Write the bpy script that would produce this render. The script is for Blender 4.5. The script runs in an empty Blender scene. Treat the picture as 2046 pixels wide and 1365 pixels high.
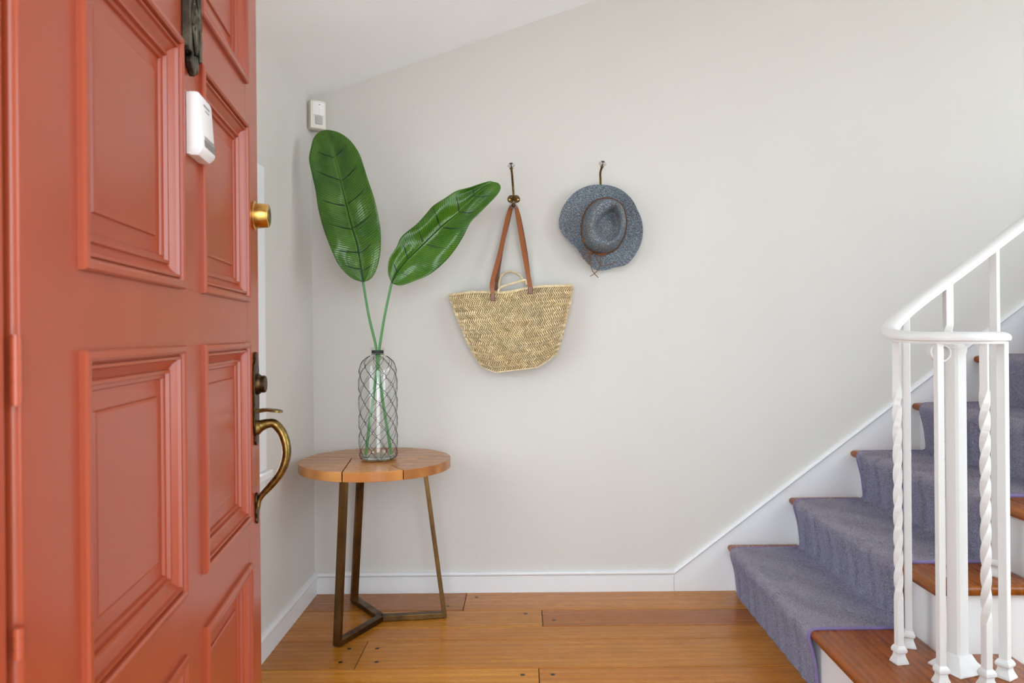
import bpy, bmesh, math, random
import numpy as np
from mathutils import Matrix, Vector
random.seed(7)
rng = np.random.default_rng(7)
SC = bpy.context.scene
COL = SC.collection
PI = math.pi

# ------------------------------------------------------------------ camera
FPX = 1500.0                      # focal length in pixels of the 2046 px wide frame
CAM_H = 1.017
ROLL = math.radians(0.5)
PX, PY = 22.0, -17.5              # principal point off the frame centre (lens shift)
cd = bpy.data.cameras.new('camera')
cd.sensor_width = 36.0
cd.lens = FPX / 2046 * 36.0
cd.shift_x = -PX / 2046
cd.shift_y = PY / 2046
cd.clip_start = 0.02
cd.dof.use_dof = True
cd.dof.focus_distance = 2.55
cd.dof.aperture_fstop = 9.0
cam = bpy.data.objects.new('camera', cd)
COL.objects.link(cam)
cam.matrix_world = Matrix.Translation((0, 0, CAM_H)) @ Matrix.Rotation(PI / 2, 4, 'X') @ Matrix.Rotation(-ROLL, 4, 'Z')
SC.camera = cam

# ------------------------------------------------------------------ sky, daylight portals, exposure
W = bpy.data.worlds.new('overcast_sky')
SC.world = W
W.use_nodes = True
bg = W.node_tree.nodes['Background']
bg.inputs['Color'].default_value = (0.82, 0.925, 1.0, 1)
bg.inputs['Strength'].default_value = 7.6
sl_ = bpy.data.lights.new('bounce_sun', 'SUN')                # sun added behind the house, so ground bounce through the end window lifts the ceiling
sl_.energy = 25.0
sl_.angle = math.radians(0.6)
sl_.color = (1.0, 0.97, 0.92)
so_ = bpy.data.objects.new('bounce_sun', sl_)
so_.rotation_euler = Vector((0.05, -0.80, -0.60)).to_track_quat('-Z', 'Y').to_euler()
COL.objects.link(so_)
SC.view_settings.view_transform = 'Standard'
SC.view_settings.look = 'None'
SC.view_settings.gamma = 1.0
SC.view_settings.use_curve_mapping = False
SC.view_settings.exposure = 0.04
SC.cycles.max_bounces = 9
SC.cycles.diffuse_bounces = 6
SC.cycles.glossy_bounces = 4
SC.cycles.transmission_bounces = 8
SC.cycles.transparent_max_bounces = 16
SC.cycles.use_adaptive_sampling = True
SC.cycles.adaptive_threshold = 0.06
SC.cycles.sample_clamp_indirect = 4.0


def portal(name, loc, size, rot):
    l = bpy.data.lights.new(name, 'AREA')
    l.shape = 'RECTANGLE'
    l.size, l.size_y = size
    l.cycles.is_portal = True
    o = bpy.data.objects.new(name, l)
    o.location = loc
    o.rotation_euler = rot
    COL.objects.link(o)


portal('daylight_doorway', (0.08, 0.395, 1.02), (0.95, 2.0), (PI / 2, 0, 0))
portal('daylight_side_window', (-0.99, 1.66, 1.04), (1.22, 0.845), (PI / 2, 0, -PI / 2))
portal('daylight_added_front_window', (2.25, 0.395, 1.375), (1.5, 1.35), (PI / 2, 0, 0))  # guides sky through the added front window
portal('daylight_added_end_window', (3.86, 1.765, 1.41), (2.17, 2.42), (PI / 2, 0, PI / 2))  # same for the added end window

# ------------------------------------------------------------------ measuring helpers
CA, SA = math.cos(ROLL), math.sin(ROLL)


def at(u, v, Y):
    """room position of something measured at (u, v) in the photo and known to stand Y metres deep"""
    du, dv = u - 1023, v - 682.5
    x = du * CA - dv * SA
    y = du * SA + dv * CA
    return Vector(((x - PX) / FPX * Y, Y, CAM_H - (y - PY) / FPX * Y))


# ------------------------------------------------------------------ materials
def srgb(r, g, b):
    f = lambda c: (c / 255 / 12.92) if c / 255 <= 0.04045 else ((c / 255 + 0.055) / 1.055) ** 2.4
    return (f(r), f(g), f(b), 1)


class NT:
    def __init__(self, name):
        self.m = bpy.data.materials.new(name)
        self.m.use_nodes = True
        self.t = self.m.node_tree
        self.b = self.t.nodes['Principled BSDF']
        self.out = self.t.nodes['Material Output']

    def n(self, kind, **kw):
        nd = self.t.nodes.new('ShaderNode' + kind)
        for k, v in kw.items():
            if k.startswith('i_'):
                nd.inputs[k[2:].replace('_', ' ')].default_value = v
            else:
                setattr(nd, k, v)
        return nd

    def l(self, a, b):
        self.t.links.new(a, b)

    def coords(self, scale=(1, 1, 1), rot=(0, 0, 0), src='Object'):
        tc = self.n('TexCoord')
        mp = self.n('Mapping')
        mp.inputs['Scale'].default_value = scale
        mp.inputs['Rotation'].default_value = rot
        self.l(tc.outputs[src], mp.inputs['Vector'])
        return mp.outputs['Vector']

    def noise(self, vec, scale, detail=4, rough=0.55, dist=0.0):
        nd = self.n('TexNoise')
        nd.inputs['Scale'].default_value = scale
        nd.inputs['Detail'].default_value = detail
        nd.inputs['Roughness'].default_value = rough
        nd.inputs['Distortion'].default_value = dist
        self.l(vec, nd.inputs['Vector'])
        return nd.outputs['Fac']

    def ramp(self, fac, stops):
        r = self.n('ValToRGB')
        e = r.color_ramp.elements
        while len(e) < len(stops):
            e.new(0.5)
        for k, (p, c) in enumerate(stops):
            e[k].position = p
            e[k].color = c if len(c) == 4 else (*c, 1)
        self.l(fac, r.inputs['Fac'])
        return r.outputs['Color']

    def mix(self, a, b, fac, mode='MIX'):
        x = self.n('MixRGB', blend_type=mode)
        for s, k in ((a, 'Color1'), (b, 'Color2'), (fac, 'Fac')):
            if isinstance(s, (int, float)):
                x.inputs[k].default_value = s
            elif isinstance(s, tuple):
                x.inputs[k].default_value = s
            else:
                self.l(s, x.inputs[k])
        return x.outputs['Color']

    def bump(self, h, strength=0.2, dist=0.002, prev=None):
        b = self.n('Bump')
        b.inputs['Strength'].default_value = strength
        b.inputs['Distance'].default_value = dist
        self.l(h, b.inputs['Height'])
        if prev is not None:
            self.l(prev, b.inputs['Normal'])
        return b.outputs['Normal']

    def set(self, color=None, rough=None, metal=None, normal=None, coat=None, spec=None):
        b = self.b.inputs
        if color is not None:
            if isinstance(color, tuple):
                b['Base Color'].default_value = color
            else:
                self.l(color, b['Base Color'])
        if rough is not None:
            if isinstance(rough, (int, float)):
                b['Roughness'].default_value = rough
            else:
                self.l(rough, b['Roughness'])
        if metal is not None:
            b['Metallic'].default_value = metal
        if normal is not None:
            self.l(normal, b['Normal'])
        if coat is not None:
            b['Coat Weight'].default_value = coat
            b['Coat Roughness'].default_value = 0.12
        if spec is not None:
            b['Specular IOR Level'].default_value = spec
        return self.m


def paint(name, rgb, rough=0.5, bump=0.1, bscale=40, bdist=0.002, var=0.03):
    t = NT(name)
    v = t.coords()
    n1 = t.noise(v, bscale, 5)
    n2 = t.noise(v, 2.5, 3)
    c = t.mix(rgb, tuple(x * (1 - var * 2) for x in rgb[:3]) + (1,), n2)
    return t.set(c, rough, normal=t.bump(n1, bump, bdist))


M = {}
M['wall'] = paint('wall_paint', srgb(209, 205, 199), 0.62, 0.35, 22, 0.003, 0.015)
M['ceiling'] = paint('ceiling_paint', srgb(250, 251, 252), 0.7, 0.2, 30)
M['trim'] = paint('white_trim_paint', srgb(230, 231, 233), 0.34, 0.12, 60, 0.001)


def m_rail():
    t = NT('white_metal_paint')
    v = t.coords()
    n1 = t.noise(v, 90, 4)
    n2 = t.noise(v, 260, 3)
    chip = t.ramp(t.noise(t.coords((1, 1, 1)), 70, 6, 0.7), [(0.0, (0, 0, 0)), (0.73, (0, 0, 0)), (0.76, (1, 1, 1))])
    c = t.mix(srgb(222, 222, 221), srgb(150, 146, 138), chip)
    return t.set(c, 0.3, normal=t.bump(n1, 0.35, 0.0015, t.bump(n2, 0.1, 0.0005)))


M['rail'] = m_rail()


def m_door():
    t = NT('red_door_paint')
    v = t.coords()
    brush = t.noise(t.coords((6, 6, 1)), 3, 2, 0.5)
    blot = t.noise(v, 3.0, 4)
    c = t.mix(srgb(166, 72, 42), srgb(158, 68, 41), blot)
    c = t.mix(c, srgb(178, 88, 62), t.ramp(t.noise(v, 7, 3, 0.5), [(0.6, (0, 0, 0)), (0.90, (0.3, 0.3, 0.3))]))
    r = 0.27
    return t.set(c, r, normal=t.bump(brush, 0.10, 0.0010), spec=0.5)


M['door'] = m_door()


def m_wood(name, light, dark, axis='X', rough=0.28, gscale=1.0, tint=True, coat=0.0):
    t = NT(name)
    st = {'X': (1.4, 22, 22), 'Y': (22, 1.4, 22), 'Z': (22, 22, 1.4)}[axis]
    oi = t.n('ObjectInfo')
    tc = t.n('TexCoord')
    off = t.n('VectorMath', operation='ADD')
    sc_ = t.n('VectorMath', operation='SCALE')
    t.l(oi.outputs['Color'], sc_.inputs[0])
    sc_.inputs['Scale'].default_value = 7.0
    t.l(tc.outputs['Object'], off.inputs[0])
    t.l(sc_.outputs[0], off.inputs[1])
    mp = t.n('Mapping')
    mp.inputs['Scale'].default_value = st
    t.l(off.outputs[0], mp.inputs['Vector'])
    g1 = t.noise(mp.outputs['Vector'], 2.2 * gscale, 6, 0.62, 0.6)
    g2 = t.noise(mp.outputs['Vector'], 9.0 * gscale, 4, 0.6, 0.3)
    mp2 = t.n('Mapping')
    mp2.inputs['Scale'].default_value = tuple(x * 0.25 for x in st)
    t.l(off.outputs[0], mp2.inputs['Vector'])
    wv = t.n('TexWave', wave_type='BANDS', bands_direction='Y' if axis == 'X' else 'X')
    wv.inputs['Scale'].default_value = 2.6 * gscale
    wv.inputs['Distortion'].default_value = 9.0
    wv.inputs['Detail'].default_value = 3
    wv.inputs['Detail Scale'].default_value = 0.6
    t.l(mp2.outputs['Vector'], wv.inputs['Vector'])
    f = t.mix(g1, wv.outputs['Fac'], 0.22)
    c = t.ramp(f, [(0.28, dark), (0.52, tuple((a + b) / 2 for a, b in zip(light, dark))), (0.74, light)])
    c = t.mix(c, dark, t.ramp(g2, [(0.58, (0, 0, 0)), (0.74, (0.35, 0.35, 0.35))]))
    if tint:
        c = t.mix(c, oi.outputs['Color'], 1.0, 'MULTIPLY')
    rr = t.ramp(g1, [(0.3, (rough - 0.05,) * 3), (0.7, (rough + 0.08,) * 3)])
    return t.set(c, rr, normal=t.bump(g2, 0.10, 0.001), coat=coat, spec=0.3)


M['floor'] = m_wood('amber_oak_floor', srgb(190, 126, 42), srgb(164, 100, 28), 'X', 0.24, 0.7)
M['tread'] = m_wood('dark_oak_tread', srgb(158, 88, 22), srgb(122, 60, 8), 'Y', 0.27)
M['table'] = m_wood('teak_tabletop', srgb(196, 138, 80), srgb(160, 102, 54), 'X', 0.22, 0.35)
M['plug'] = paint('dark_plug', srgb(40, 24, 16), 0.35, 0.05)
M['gap'] = paint('dark_subfloor', srgb(30, 20, 14), 0.8, 0.05)


def m_metal(name, a, b, rough, scale=60, st=(1, 1, 1)):
    t = NT(name)
    v = t.coords(st)
    n1 = t.noise(v, scale, 5, 0.65)
    c = t.ramp(n1, [(0.34, a), (0.68, b)])
    r = t.ramp(n1, [(0.3, (rough,) * 3), (0.75, (rough + 0.18,) * 3)])
    return t.set(c, r, 1.0, t.bump(n1, 0.08, 0.0008))


M['bronze'] = m_metal('bronze_bar', srgb(128, 96, 56), srgb(70, 54, 36), 0.28, 14, (1, 1, 0.35))
M['brass'] = m_metal('polished_brass', srgb(226, 186, 108), srgb(196, 150, 76), 0.16, 40)
M['antique'] = m_metal('antique_brass', srgb(150, 122, 66), srgb(78, 60, 34), 0.28, 70)
M['darkbrass'] = m_metal('dark_patinated_brass', srgb(96, 72, 46), srgb(46, 38, 30), 0.34, 120)
M['iron'] = m_metal('black_iron', srgb(104, 95, 80), srgb(40, 37, 33), 0.26, 30)
M['wire'] = m_metal('black_wire', srgb(40, 39, 39), srgb(20, 20, 22), 0.45, 90)
M['blackband'] = paint('black_neck_band', srgb(16, 17, 20), 0.6)
M['plastic'] = paint('white_plastic', srgb(240, 236, 236), 0.38, 0.03)
M['cream'] = paint('cream_plastic', srgb(226, 221, 208), 0.4, 0.03)
M['lens'] = paint('grey_lens', srgb(176, 174, 170), 0.3, 0.3, 300, 0.001)
M['darkglass'] = paint('dark_window_plastic', srgb(96, 86, 82), 0.15, 0.02)
M['silver'] = m_metal('silver_band', srgb(200, 198, 196), srgb(170, 168, 166), 0.3)
M['ink'] = paint('grey_print', srgb(150, 148, 148), 0.5, 0.0)
M['ledblack'] = paint('dark_led', srgb(40, 38, 36), 0.3, 0.0)
M['leather'] = paint('tan_leather', srgb(150, 82, 32), 0.42, 0.25, 160, 0.001, 0.12)
M['leatherdk'] = paint('dark_leather', srgb(112, 58, 32), 0.5, 0.25, 160, 0.001, 0.1)
M['thread'] = paint('white_thread', srgb(228, 214, 204), 0.7, 0.2, 200)
M['cord'] = paint('brown_suede_cord', srgb(118, 72, 40), 0.75, 0.3, 220, 0.001, 0.1)
M['bead'] = m_metal('copper_beads', srgb(170, 118, 82), srgb(120, 78, 52), 0.35, 80)
M['yard'] = paint('yard_paving', srgb(172, 170, 166), 0.9, 0.4, 12)
M['concrete'] = paint('porch_concrete', srgb(168, 164, 158), 0.8, 0.4, 30)


def m_straw(name, shaded):
    t = NT(name)
    v = t.coords()
    n1 = t.noise(v, 11, 4, 0.6)
    n2 = t.noise(v, 160, 2, 0.6)
    n3 = t.noise(t.coords((1, 1, 9)), 6, 3)
    c = t.ramp(n2, [(0.28, srgb(192, 168, 126)), (0.5, srgb(226, 206, 166)), (0.75, srgb(246, 234, 206))])
    c = t.mix(c, srgb(208, 172, 122), t.ramp(n1, [(0.48, (0, 0, 0)), (0.72, (0.6, 0.6, 0.6))]))
    c = t.mix(c, srgb(212, 198, 146), t.ramp(n3, [(0.5, (0, 0, 0)), (0.7, (0.5, 0.5, 0.5))]))
    if shaded:
        at_ = t.n('Attribute', attribute_name='shade')      # each strand its own tone
        c = t.mix(c, at_.outputs['Color'], 1.0, 'MULTIPLY')
    return t.set(c, 0.48, normal=t.bump(t.noise(v, 420, 3), 0.3, 0.0006))


M['straw'] = m_straw('straw_cord', False)
M['strand'] = m_straw('straw_strand', True)
M['strawdk'] = paint('straw_backing', srgb(136, 110, 72), 0.8, 0.3, 120)


def m_hat():
    t = NT('braided_blue_straw')
    tc = t.n('TexCoord')
    mp = t.n('Mapping')
    mp.inputs['Scale'].default_value = (60, 26, 1)
    t.l(tc.outputs['UV'], mp.inputs['Vector'])
    n1 = t.noise(mp.outputs['Vector'], 2.6, 3, 0.7)
    n2 = t.noise(t.coords(), 230, 2, 0.7)
    n3 = t.noise(t.coords(), 10, 3)
    f = t.mix(n1, n2, 0.5)
    c = t.ramp(f, [(0.38, srgb(44, 50, 58)), (0.47, srgb(88, 100, 112)), (0.55, srgb(126, 138, 148)), (0.63, srgb(214, 212, 206))])
    sep = t.n('SeparateXYZ')
    t.l(tc.outputs['UV'], sep.inputs[0])
    fq = t.n('Math', operation='MULTIPLY')
    t.l(sep.outputs['Y'], fq.inputs[0])
    fq.inputs[1].default_value = 2 * PI * 20
    sn = t.n('Math', operation='SINE')
    t.l(fq.outputs[0], sn.inputs[0])
    groove = t.ramp(sn.outputs[0], [(0.0, (0.0, 0.0, 0.0)), (0.55, (0.0, 0.0, 0.0)), (1.0, (0.6, 0.6, 0.6))])
    c = t.mix(c, srgb(30, 34, 42), groove)
    c = t.mix(c, srgb(104, 98, 90), t.ramp(n3, [(0.45, (0, 0, 0)), (0.7, (0.35, 0.35, 0.35))]))
    return t.set(c, 0.7, normal=t.bump(n1, 0.6, 0.002))


M['hat'] = m_hat()


def m_leaf():
    t = NT('green_leaf')
    tc = t.n('TexCoord')
    sep = t.n('SeparateXYZ')
    t.l(tc.outputs['UV'], sep.inputs[0])
    # fine parallel ribs running out from the midrib: bands along the leaf length
    a = t.n('Math', operation='ABSOLUTE')
    t.l(sep.outputs['X'], a.inputs[0])
    sl = t.n('Math', operation='MULTIPLY_ADD')
    t.l(a.outputs[0], sl.inputs[0])
    sl.inputs[1].default_value = -0.10
    t.l(sep.outputs['Y'], sl.inputs[2])
    fr = t.n('Math', operation='MULTIPLY')
    t.l(sl.outputs[0], fr.inputs[0])
    fr.inputs[1].default_value = 420.0
    sn = t.n('Math', operation='SINE')
    t.l(fr.outputs[0], sn.inputs[0])
    n1 = t.noise(t.coords(), 9, 4)
    n2 = t.noise(t.coords(), 70, 3)
    base = t.ramp(n1, [(0.3, srgb(44, 92, 12)), (0.7, srgb(82, 126, 26))])
    s01 = t.n('Math', operation='MULTIPLY_ADD')
    t.l(sn.outputs[0], s01.inputs[0])
    s01.inputs[1].default_value = 0.28
    s01.inputs[2].default_value = 0.30
    c = t.mix(base, srgb(14, 46, 12), s01.outputs[0])
    # pale green next to the midrib
    mid = t.ramp(a.outputs[0], [(0.0, (0.6, 0.6, 0.6)), (0.12, (0, 0, 0))])
    c = t.mix(c, srgb(96, 146, 40), mid)
    fleck = t.ramp(t.noise(t.coords(), 60, 2), [(0.80, (0, 0, 0)), (0.82, (1, 1, 1))])
    c = t.mix(c, srgb(190, 205, 90), fleck)
    return t.set(c, 0.22, normal=t.bump(sn.outputs[0], 0.22, 0.0008, t.bump(n2, 0.1, 0.001)))


M['leaf'] = m_leaf()
M['leafvein'] = paint('dark_leaf_vein', srgb(12, 40, 22), 0.4, 0.05)
M['stem'] = paint('green_stem', srgb(74, 132, 70), 0.45, 0.15, 80, 0.001, 0.08)


def m_thin_glass(name, tint, fscale=1.0, ior=1.45):
    t = NT(name)
    tr = t.n('BsdfTransparent')
    tr.inputs['Color'].default_value = tint
    gl = t.n('BsdfGlossy')
    gl.inputs['Roughness'].default_value = 0.03
    ge = t.n('NewGeometry')
    dt = t.n('VectorMath', operation='DOT_PRODUCT')
    t.l(ge.outputs['Normal'], dt.inputs[0])
    t.l(ge.outputs['Incoming'], dt.inputs[1])
    ab = t.n('Math', operation='ABSOLUTE')
    t.l(dt.outputs['Value'], ab.inputs[0])
    iv = t.n('Math', operation='SUBTRACT')
    iv.inputs[0].default_value = 1.0
    t.l(ab.outputs[0], iv.inputs[1])
    pw = t.n('Math', operation='POWER')
    t.l(iv.outputs[0], pw.inputs[0])
    pw.inputs[1].default_value = 5.0
    fr = t.n('Math', operation='MULTIPLY_ADD')          # Schlick reflectance of a thin pane, the same from both sides
    fr.use_clamp = True
    t.l(pw.outputs[0], fr.inputs[0])
    fr.inputs[1].default_value = 0.9
    fr.inputs[2].default_value = 0.05 * fscale
    mx = t.n('MixShader')
    t.l(fr.outputs[0], mx.inputs['Fac'])
    t.l(tr.outputs[0], mx.inputs[1])
    t.l(gl.outputs[0], mx.inputs[2])
    t.l(mx.outputs[0], t.out.inputs['Surface'])
    return t.m


M['glass'] = m_thin_glass('clear_vase_glass', (0.955, 0.97, 0.962, 1), 1.3)
M['pane'] = m_thin_glass('window_glass', (0.96, 0.97, 0.97, 1))


def m_real_glass(name, tint, rough=0.0):
    t = NT(name)
    t.b.inputs['Base Color'].default_value = tint
    t.b.inputs['Roughness'].default_value = rough
    t.b.inputs['IOR'].default_value = 1.46
    t.b.inputs['Transmission Weight'].default_value = 1.0
    return t.m


M['greenglass'] = m_real_glass('thick_green_glass_base', (0.84, 0.95, 0.90, 1))
M['crystal'] = m_thin_glass('cut_crystal', (0.90, 0.90, 0.92, 1), 5.0)


def m_carpet():
    t = NT('purple_grey_carpet')
    v = t.coords()
    n1 = t.noise(v, 4.5, 4, 0.6)
    n2 = t.noise(v, 120, 4, 0.75)
    n3 = t.noise(v, 700, 2, 0.7)
    nf = t.noise(v, 360, 2, 0.6)
    nmix = t.mix(n2, nf, 0.65)
    c = t.ramp(nmix, [(0.36, srgb(96, 92, 112)), (0.42, srgb(142, 140, 162)), (0.52, srgb(170, 168, 188)), (0.64, srgb(194, 192, 208))])
    tc = t.n('TexCoord')
    sep = t.n('SeparateXYZ')
    t.l(tc.outputs['UV'], sep.inputs[0])
    wear_sheen = t.ramp(sep.outputs['X'], [(0.0, (0, 0, 0)), (0.35, (0, 0, 0)), (0.6, (0.6, 0.6, 0.6)), (1.0, (0.75, 0.75, 0.75))])  # greyer treads: wear, plus the light-catching lie of the pile painted in
    wm = t.mix(wear_sheen, n1, 1.0, 'MULTIPLY')
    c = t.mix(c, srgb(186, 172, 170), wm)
    tone = t.ramp(sep.outputs['Y'], [(0.0, (0.62, 0.62, 0.62)), (1.0, (1.38, 1.38, 1.38))])
    c = t.mix(c, tone, 1.0, 'MULTIPLY')
    t.set(c, 0.95, normal=t.bump(n3, 0.9, 0.004, t.bump(n2, 0.5, 0.006)))
    t.b.inputs['Sheen Weight'].default_value = 0.35
    t.b.inputs['Sheen Roughness'].default_value = 0.5
    t.b.inputs['Sheen Tint'].default_value = srgb(190, 188, 225)
    t.b.inputs['Specular IOR Level'].default_value = 0.1
    return t.m


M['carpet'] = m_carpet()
M['binding'] = paint('purple_binding', srgb(132, 118, 166), 0.85, 0.6, 300, 0.002, 0.1)


# ------------------------------------------------------------------ mesh helpers
def obj(name, verts, faces, mat, parent=None, smooth=False, kind=None, autosmooth=None):
    me = bpy.data.meshes.new(name)
    me.from_pydata([tuple(v) for v in verts], [], [tuple(f) for f in faces])
    me.update()
    bm = bmesh.new()
    bm.from_mesh(me)
    bmesh.ops.recalc_face_normals(bm, faces=bm.faces)
    bm.to_mesh(me)
    bm.free()
    me.materials.append(mat)
    o = bpy.data.objects.new(name, me)
    COL.objects.link(o)
    if smooth:
        me.polygons.foreach_set('use_smooth', [True] * len(me.polygons))
        if autosmooth is not None:
            me.set_sharp_from_angle(angle=math.radians(autosmooth))
    if parent is not None:
        adopt(o, parent)
    if kind:
        o['kind'] = kind
    return o


def adopt(o, parent):
    o.parent = parent
    if parent.type == 'EMPTY':
        o.matrix_parent_inverse = Matrix.Translation(-parent.location)


def thing(name, loc, label, cat, group=None, kind=None):
    e = bpy.data.objects.new(name, None)
    e.location = loc
    e.empty_display_size = 0.05
    COL.objects.link(e)
    if label:
        e['label'] = label
    if cat:
        e['category'] = cat
    if group:
        e['group'] = group
    if kind:
        e['kind'] = kind
    return e


class G:
    """collects shapes for ONE mesh"""

    def __init__(self):
        self.v, self.f = [], []

    def add(self, verts, faces):
        k = len(self.v)
        self.v += [tuple(p) for p in verts]
        self.f += [tuple(i + k for i in f) for f in faces]
        return self

    def box(self, a, b):
        x0, y0, z0 = a
        x1, y1, z1 = b
        self.add([(x0, y0, z0), (x1, y0, z0), (x1, y1, z0), (x0, y1, z0), (x0, y0, z1), (x1, y0, z1), (x1, y1, z1), (x0, y1, z1)],
                 [(0, 3, 2, 1), (4, 5, 6, 7), (0, 1, 5, 4), (1, 2, 6, 5), (2, 3, 7, 6), (3, 0, 4, 7)])
        return self

    def prism(self, poly, fn0, fn1):
        n = len(poly)
        self.add([fn0(p) for p in poly] + [fn1(p) for p in poly],
                 [tuple(range(n))[::-1], tuple(range(n, 2 * n))] + [(i, (i + 1) % n, n + (i + 1) % n, n + i) for i in range(n)])
        return self

    def tube(self, pts, rad, sides=8, closed=False, cap=True):
        pts = [Vector(p) for p in pts]
        n = len(pts)
        rr = rad if isinstance(rad, (list, tuple)) else [rad] * n
        rings = []
        up = None
        for i, p in enumerate(pts):
            if closed:
                t = pts[(i + 1) % n] - pts[i - 1]
            else:
                t = pts[min(i + 1, n - 1)] - pts[max(i - 1, 0)]
            t.normalize()
            if up is None:
                up = Vector((0, 0, 1)) if abs(t.z) < 0.9 else Vector((1, 0, 0))
            s = t.cross(up)
            if s.length < 1e-6:
                s = t.cross(Vector((1, 0, 0)))
            s.normalize()
            up = s.cross(t).normalized()
            rings.append([p + (s * math.cos(a) + up * math.sin(a)) * rr[i] for a in [2 * PI * k / sides for k in range(sides)]])
        self.loft(rings, closed, cap)
        return self

    def loft(self, rings, closed=False, cap=True, ring_closed=True):
        n, m = len(rings), len(rings[0])
        vs = [p for r in rings for p in r]
        fs = []
        for i in range(n if closed else n - 1):
            j = (i + 1) % n
            for k in range(m if ring_closed else m - 1):
                k2 = (k + 1) % m
                fs.append((i * m + k, i * m + k2, j * m + k2, j * m + k))
        if cap and not closed:
            fs.append(tuple(range(m))[::-1])
            fs.append(tuple((n - 1) * m + k for k in range(m)))
        self.add(vs, fs)
        return self

    def lathe(self, prof, c=(0, 0, 0), axis='Z', seg=24, cap=True, frame=None):
        rings = []
        for r, h in prof:
            ring = []
            for k in range(seg):
                a = 2 * PI * k / seg
                if frame is not None:
                    o_, ex, ey, ez = frame
                    p = o_ + ex * (r * math.cos(a)) + ey * (r * math.sin(a)) + ez * h
                else:
                    p = Vector((r * math.cos(a), r * math.sin(a), h)) + Vector(c)
                ring.append(p)
            rings.append(ring)
        self.loft(rings, False, cap)
        return self

    def build(self, name, mat, parent=None, smooth=False, kind=None, autosmooth=35):
        return obj(name, self.v, self.f, mat, parent, smooth, kind, autosmooth if smooth else None)


def bevel(o, w, seg=2):
    m = o.modifiers.new('bevel', 'BEVEL')
    m.width = w
    m.segments = seg
    m.limit_method = 'ANGLE'
    m.angle_limit = math.radians(40)
    m.harden_normals = False
    return o


def interp(xs, ys, x):
    return float(np.interp(x, xs, ys))


def catmull(pts, n):
    P = [Vector(p) for p in pts]
    P = [P[0] * 2 - P[1]] + P + [P[-1] * 2 - P[-2]]
    out = []
    segs = len(P) - 3
    for i in range(n):
        t = i / (n - 1) * segs
        k = min(int(t), segs - 1)
        t -= k
        a, b, c, d = P[k:k + 4]
        out.append(0.5 * ((2 * b) + (c - a) * t + (2 * a - 5 * b + 4 * c - d) * t * t + (3 * b - a - 3 * c + d) * t ** 3))
    return out


# ------------------------------------------------------------------ room shell
XL, YB, YF = -0.826, 2.95, 0.565
XR = 3.7
CEIL0, CSLOPE, XRIDGE = 1.944, 0.336, 2.3


def struct(o):
    o['kind'] = 'structure'
    return o


struct(G().box((XL - 0.17, YB, -0.05), (XR + 0.15, YB + 0.15, 3.25)).build('wall_back', M['wall']))
WY0, WY1, WZ0, WZ1 = 1.05, 2.275, 0.598, 1.46        # side window opening
g = G()
g.box((XL - 0.17, YF - 0.17, -0.05), (XL, WY0, 2.2))
g.box((XL - 0.17, WY1, -0.05), (XL, YB, 2.2))
g.box((XL - 0.17, WY0, -0.05), (XL, WY1, WZ0))
g.box((XL - 0.17, WY0, WZ1), (XL, WY1, 2.2))
struct(g.build('wall_left', M['wall']))
DX0, DX1, DZ = -0.386, 0.556, 2.02                # doorway
FX0, FX1, FZ0, FZ1 = 1.5, 3.0, 0.70, 2.05         # front room window, unseen, added for fill light
g = G()
g.box((XL, 0.40, -0.05), (DX0 - 0.035, YF, 3.2))
g.box((DX1 + 0.035, 0.40, -0.05), (FX0, YF, 3.2))
g.box((FX1, 0.40, -0.05), (XR, YF, 3.2))
g.box((DX0 - 0.035, 0.40, DZ + 0.035), (DX1 + 0.035, YF, 3.2))
g.box((FX0, 0.40, FZ1), (FX1, YF, 3.2))
g.box((FX0, 0.40, -0.05), (FX1, YF, FZ0))
struct(g.build('wall_front', M['wall']))
EY0, EY1, EZ0, EZ1 = 0.68, 2.85, 0.20, 2.62       # unseen end window, added and widened to brighten ceiling and left wall
g = G()
g.box((XR, 0.40, -0.05), (XR + 0.15, EY0, 3.25))
g.box((XR, EY1, -0.05), (XR + 0.15, YB, 3.25))
g.box((XR, EY0, -0.05), (XR + 0.15, EY1, EZ0))
g.box((XR, EY0, EZ1), (XR + 0.15, EY1, 3.25))
struct(g.build('wall_right', M['wall']))
zr = CEIL0 + CSLOPE * (XRIDGE - XL)
poly = [(XL - 0.17, CEIL0 - CSLOPE * 0.17), (XRIDGE, zr), (XR + 0.15, zr), (XR + 0.15, zr + 0.12), (XRIDGE, zr + 0.12), (XL - 0.17, CEIL0 - CSLOPE * 0.17 + 0.12)]
struct(G().prism(poly, lambda p: (p[0], 0.40, p[1]), lambda p: (p[0], YB + 0.001, p[1])).build('ceiling', M['ceiling']))
struct(G().box((-1.4, -1.7, -0.22), (1.5, 0.40, -0.12)).build('floor_porch', M['concrete']))
struct(G().box((-1.4, -1.7, 2.45), (1.5, 0.40, 2.55)).build('ceiling_porch_blocker', M['trim']))  # unseen roof, added to dim the doorway light
struct(G().box((-1.2, -1.2, -0.12), (-1.05, 0.40, 2.45)).build('wall_blocker_left', M['wall']))  # unseen side wall, added to narrow the light reaching the doorway
struct(G().box((1.05, -1.2, -0.12), (1.2, 0.40, 2.45)).build('wall_blocker_right', M['wall']))  # its twin on the right, likewise added to cut doorway light
struct(G().box((-20, -20, -0.5), (20, 20, -0.3)).build('floor_added_yard', M['yard']))  # unseen ground, added so less light comes in by the doorway

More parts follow.
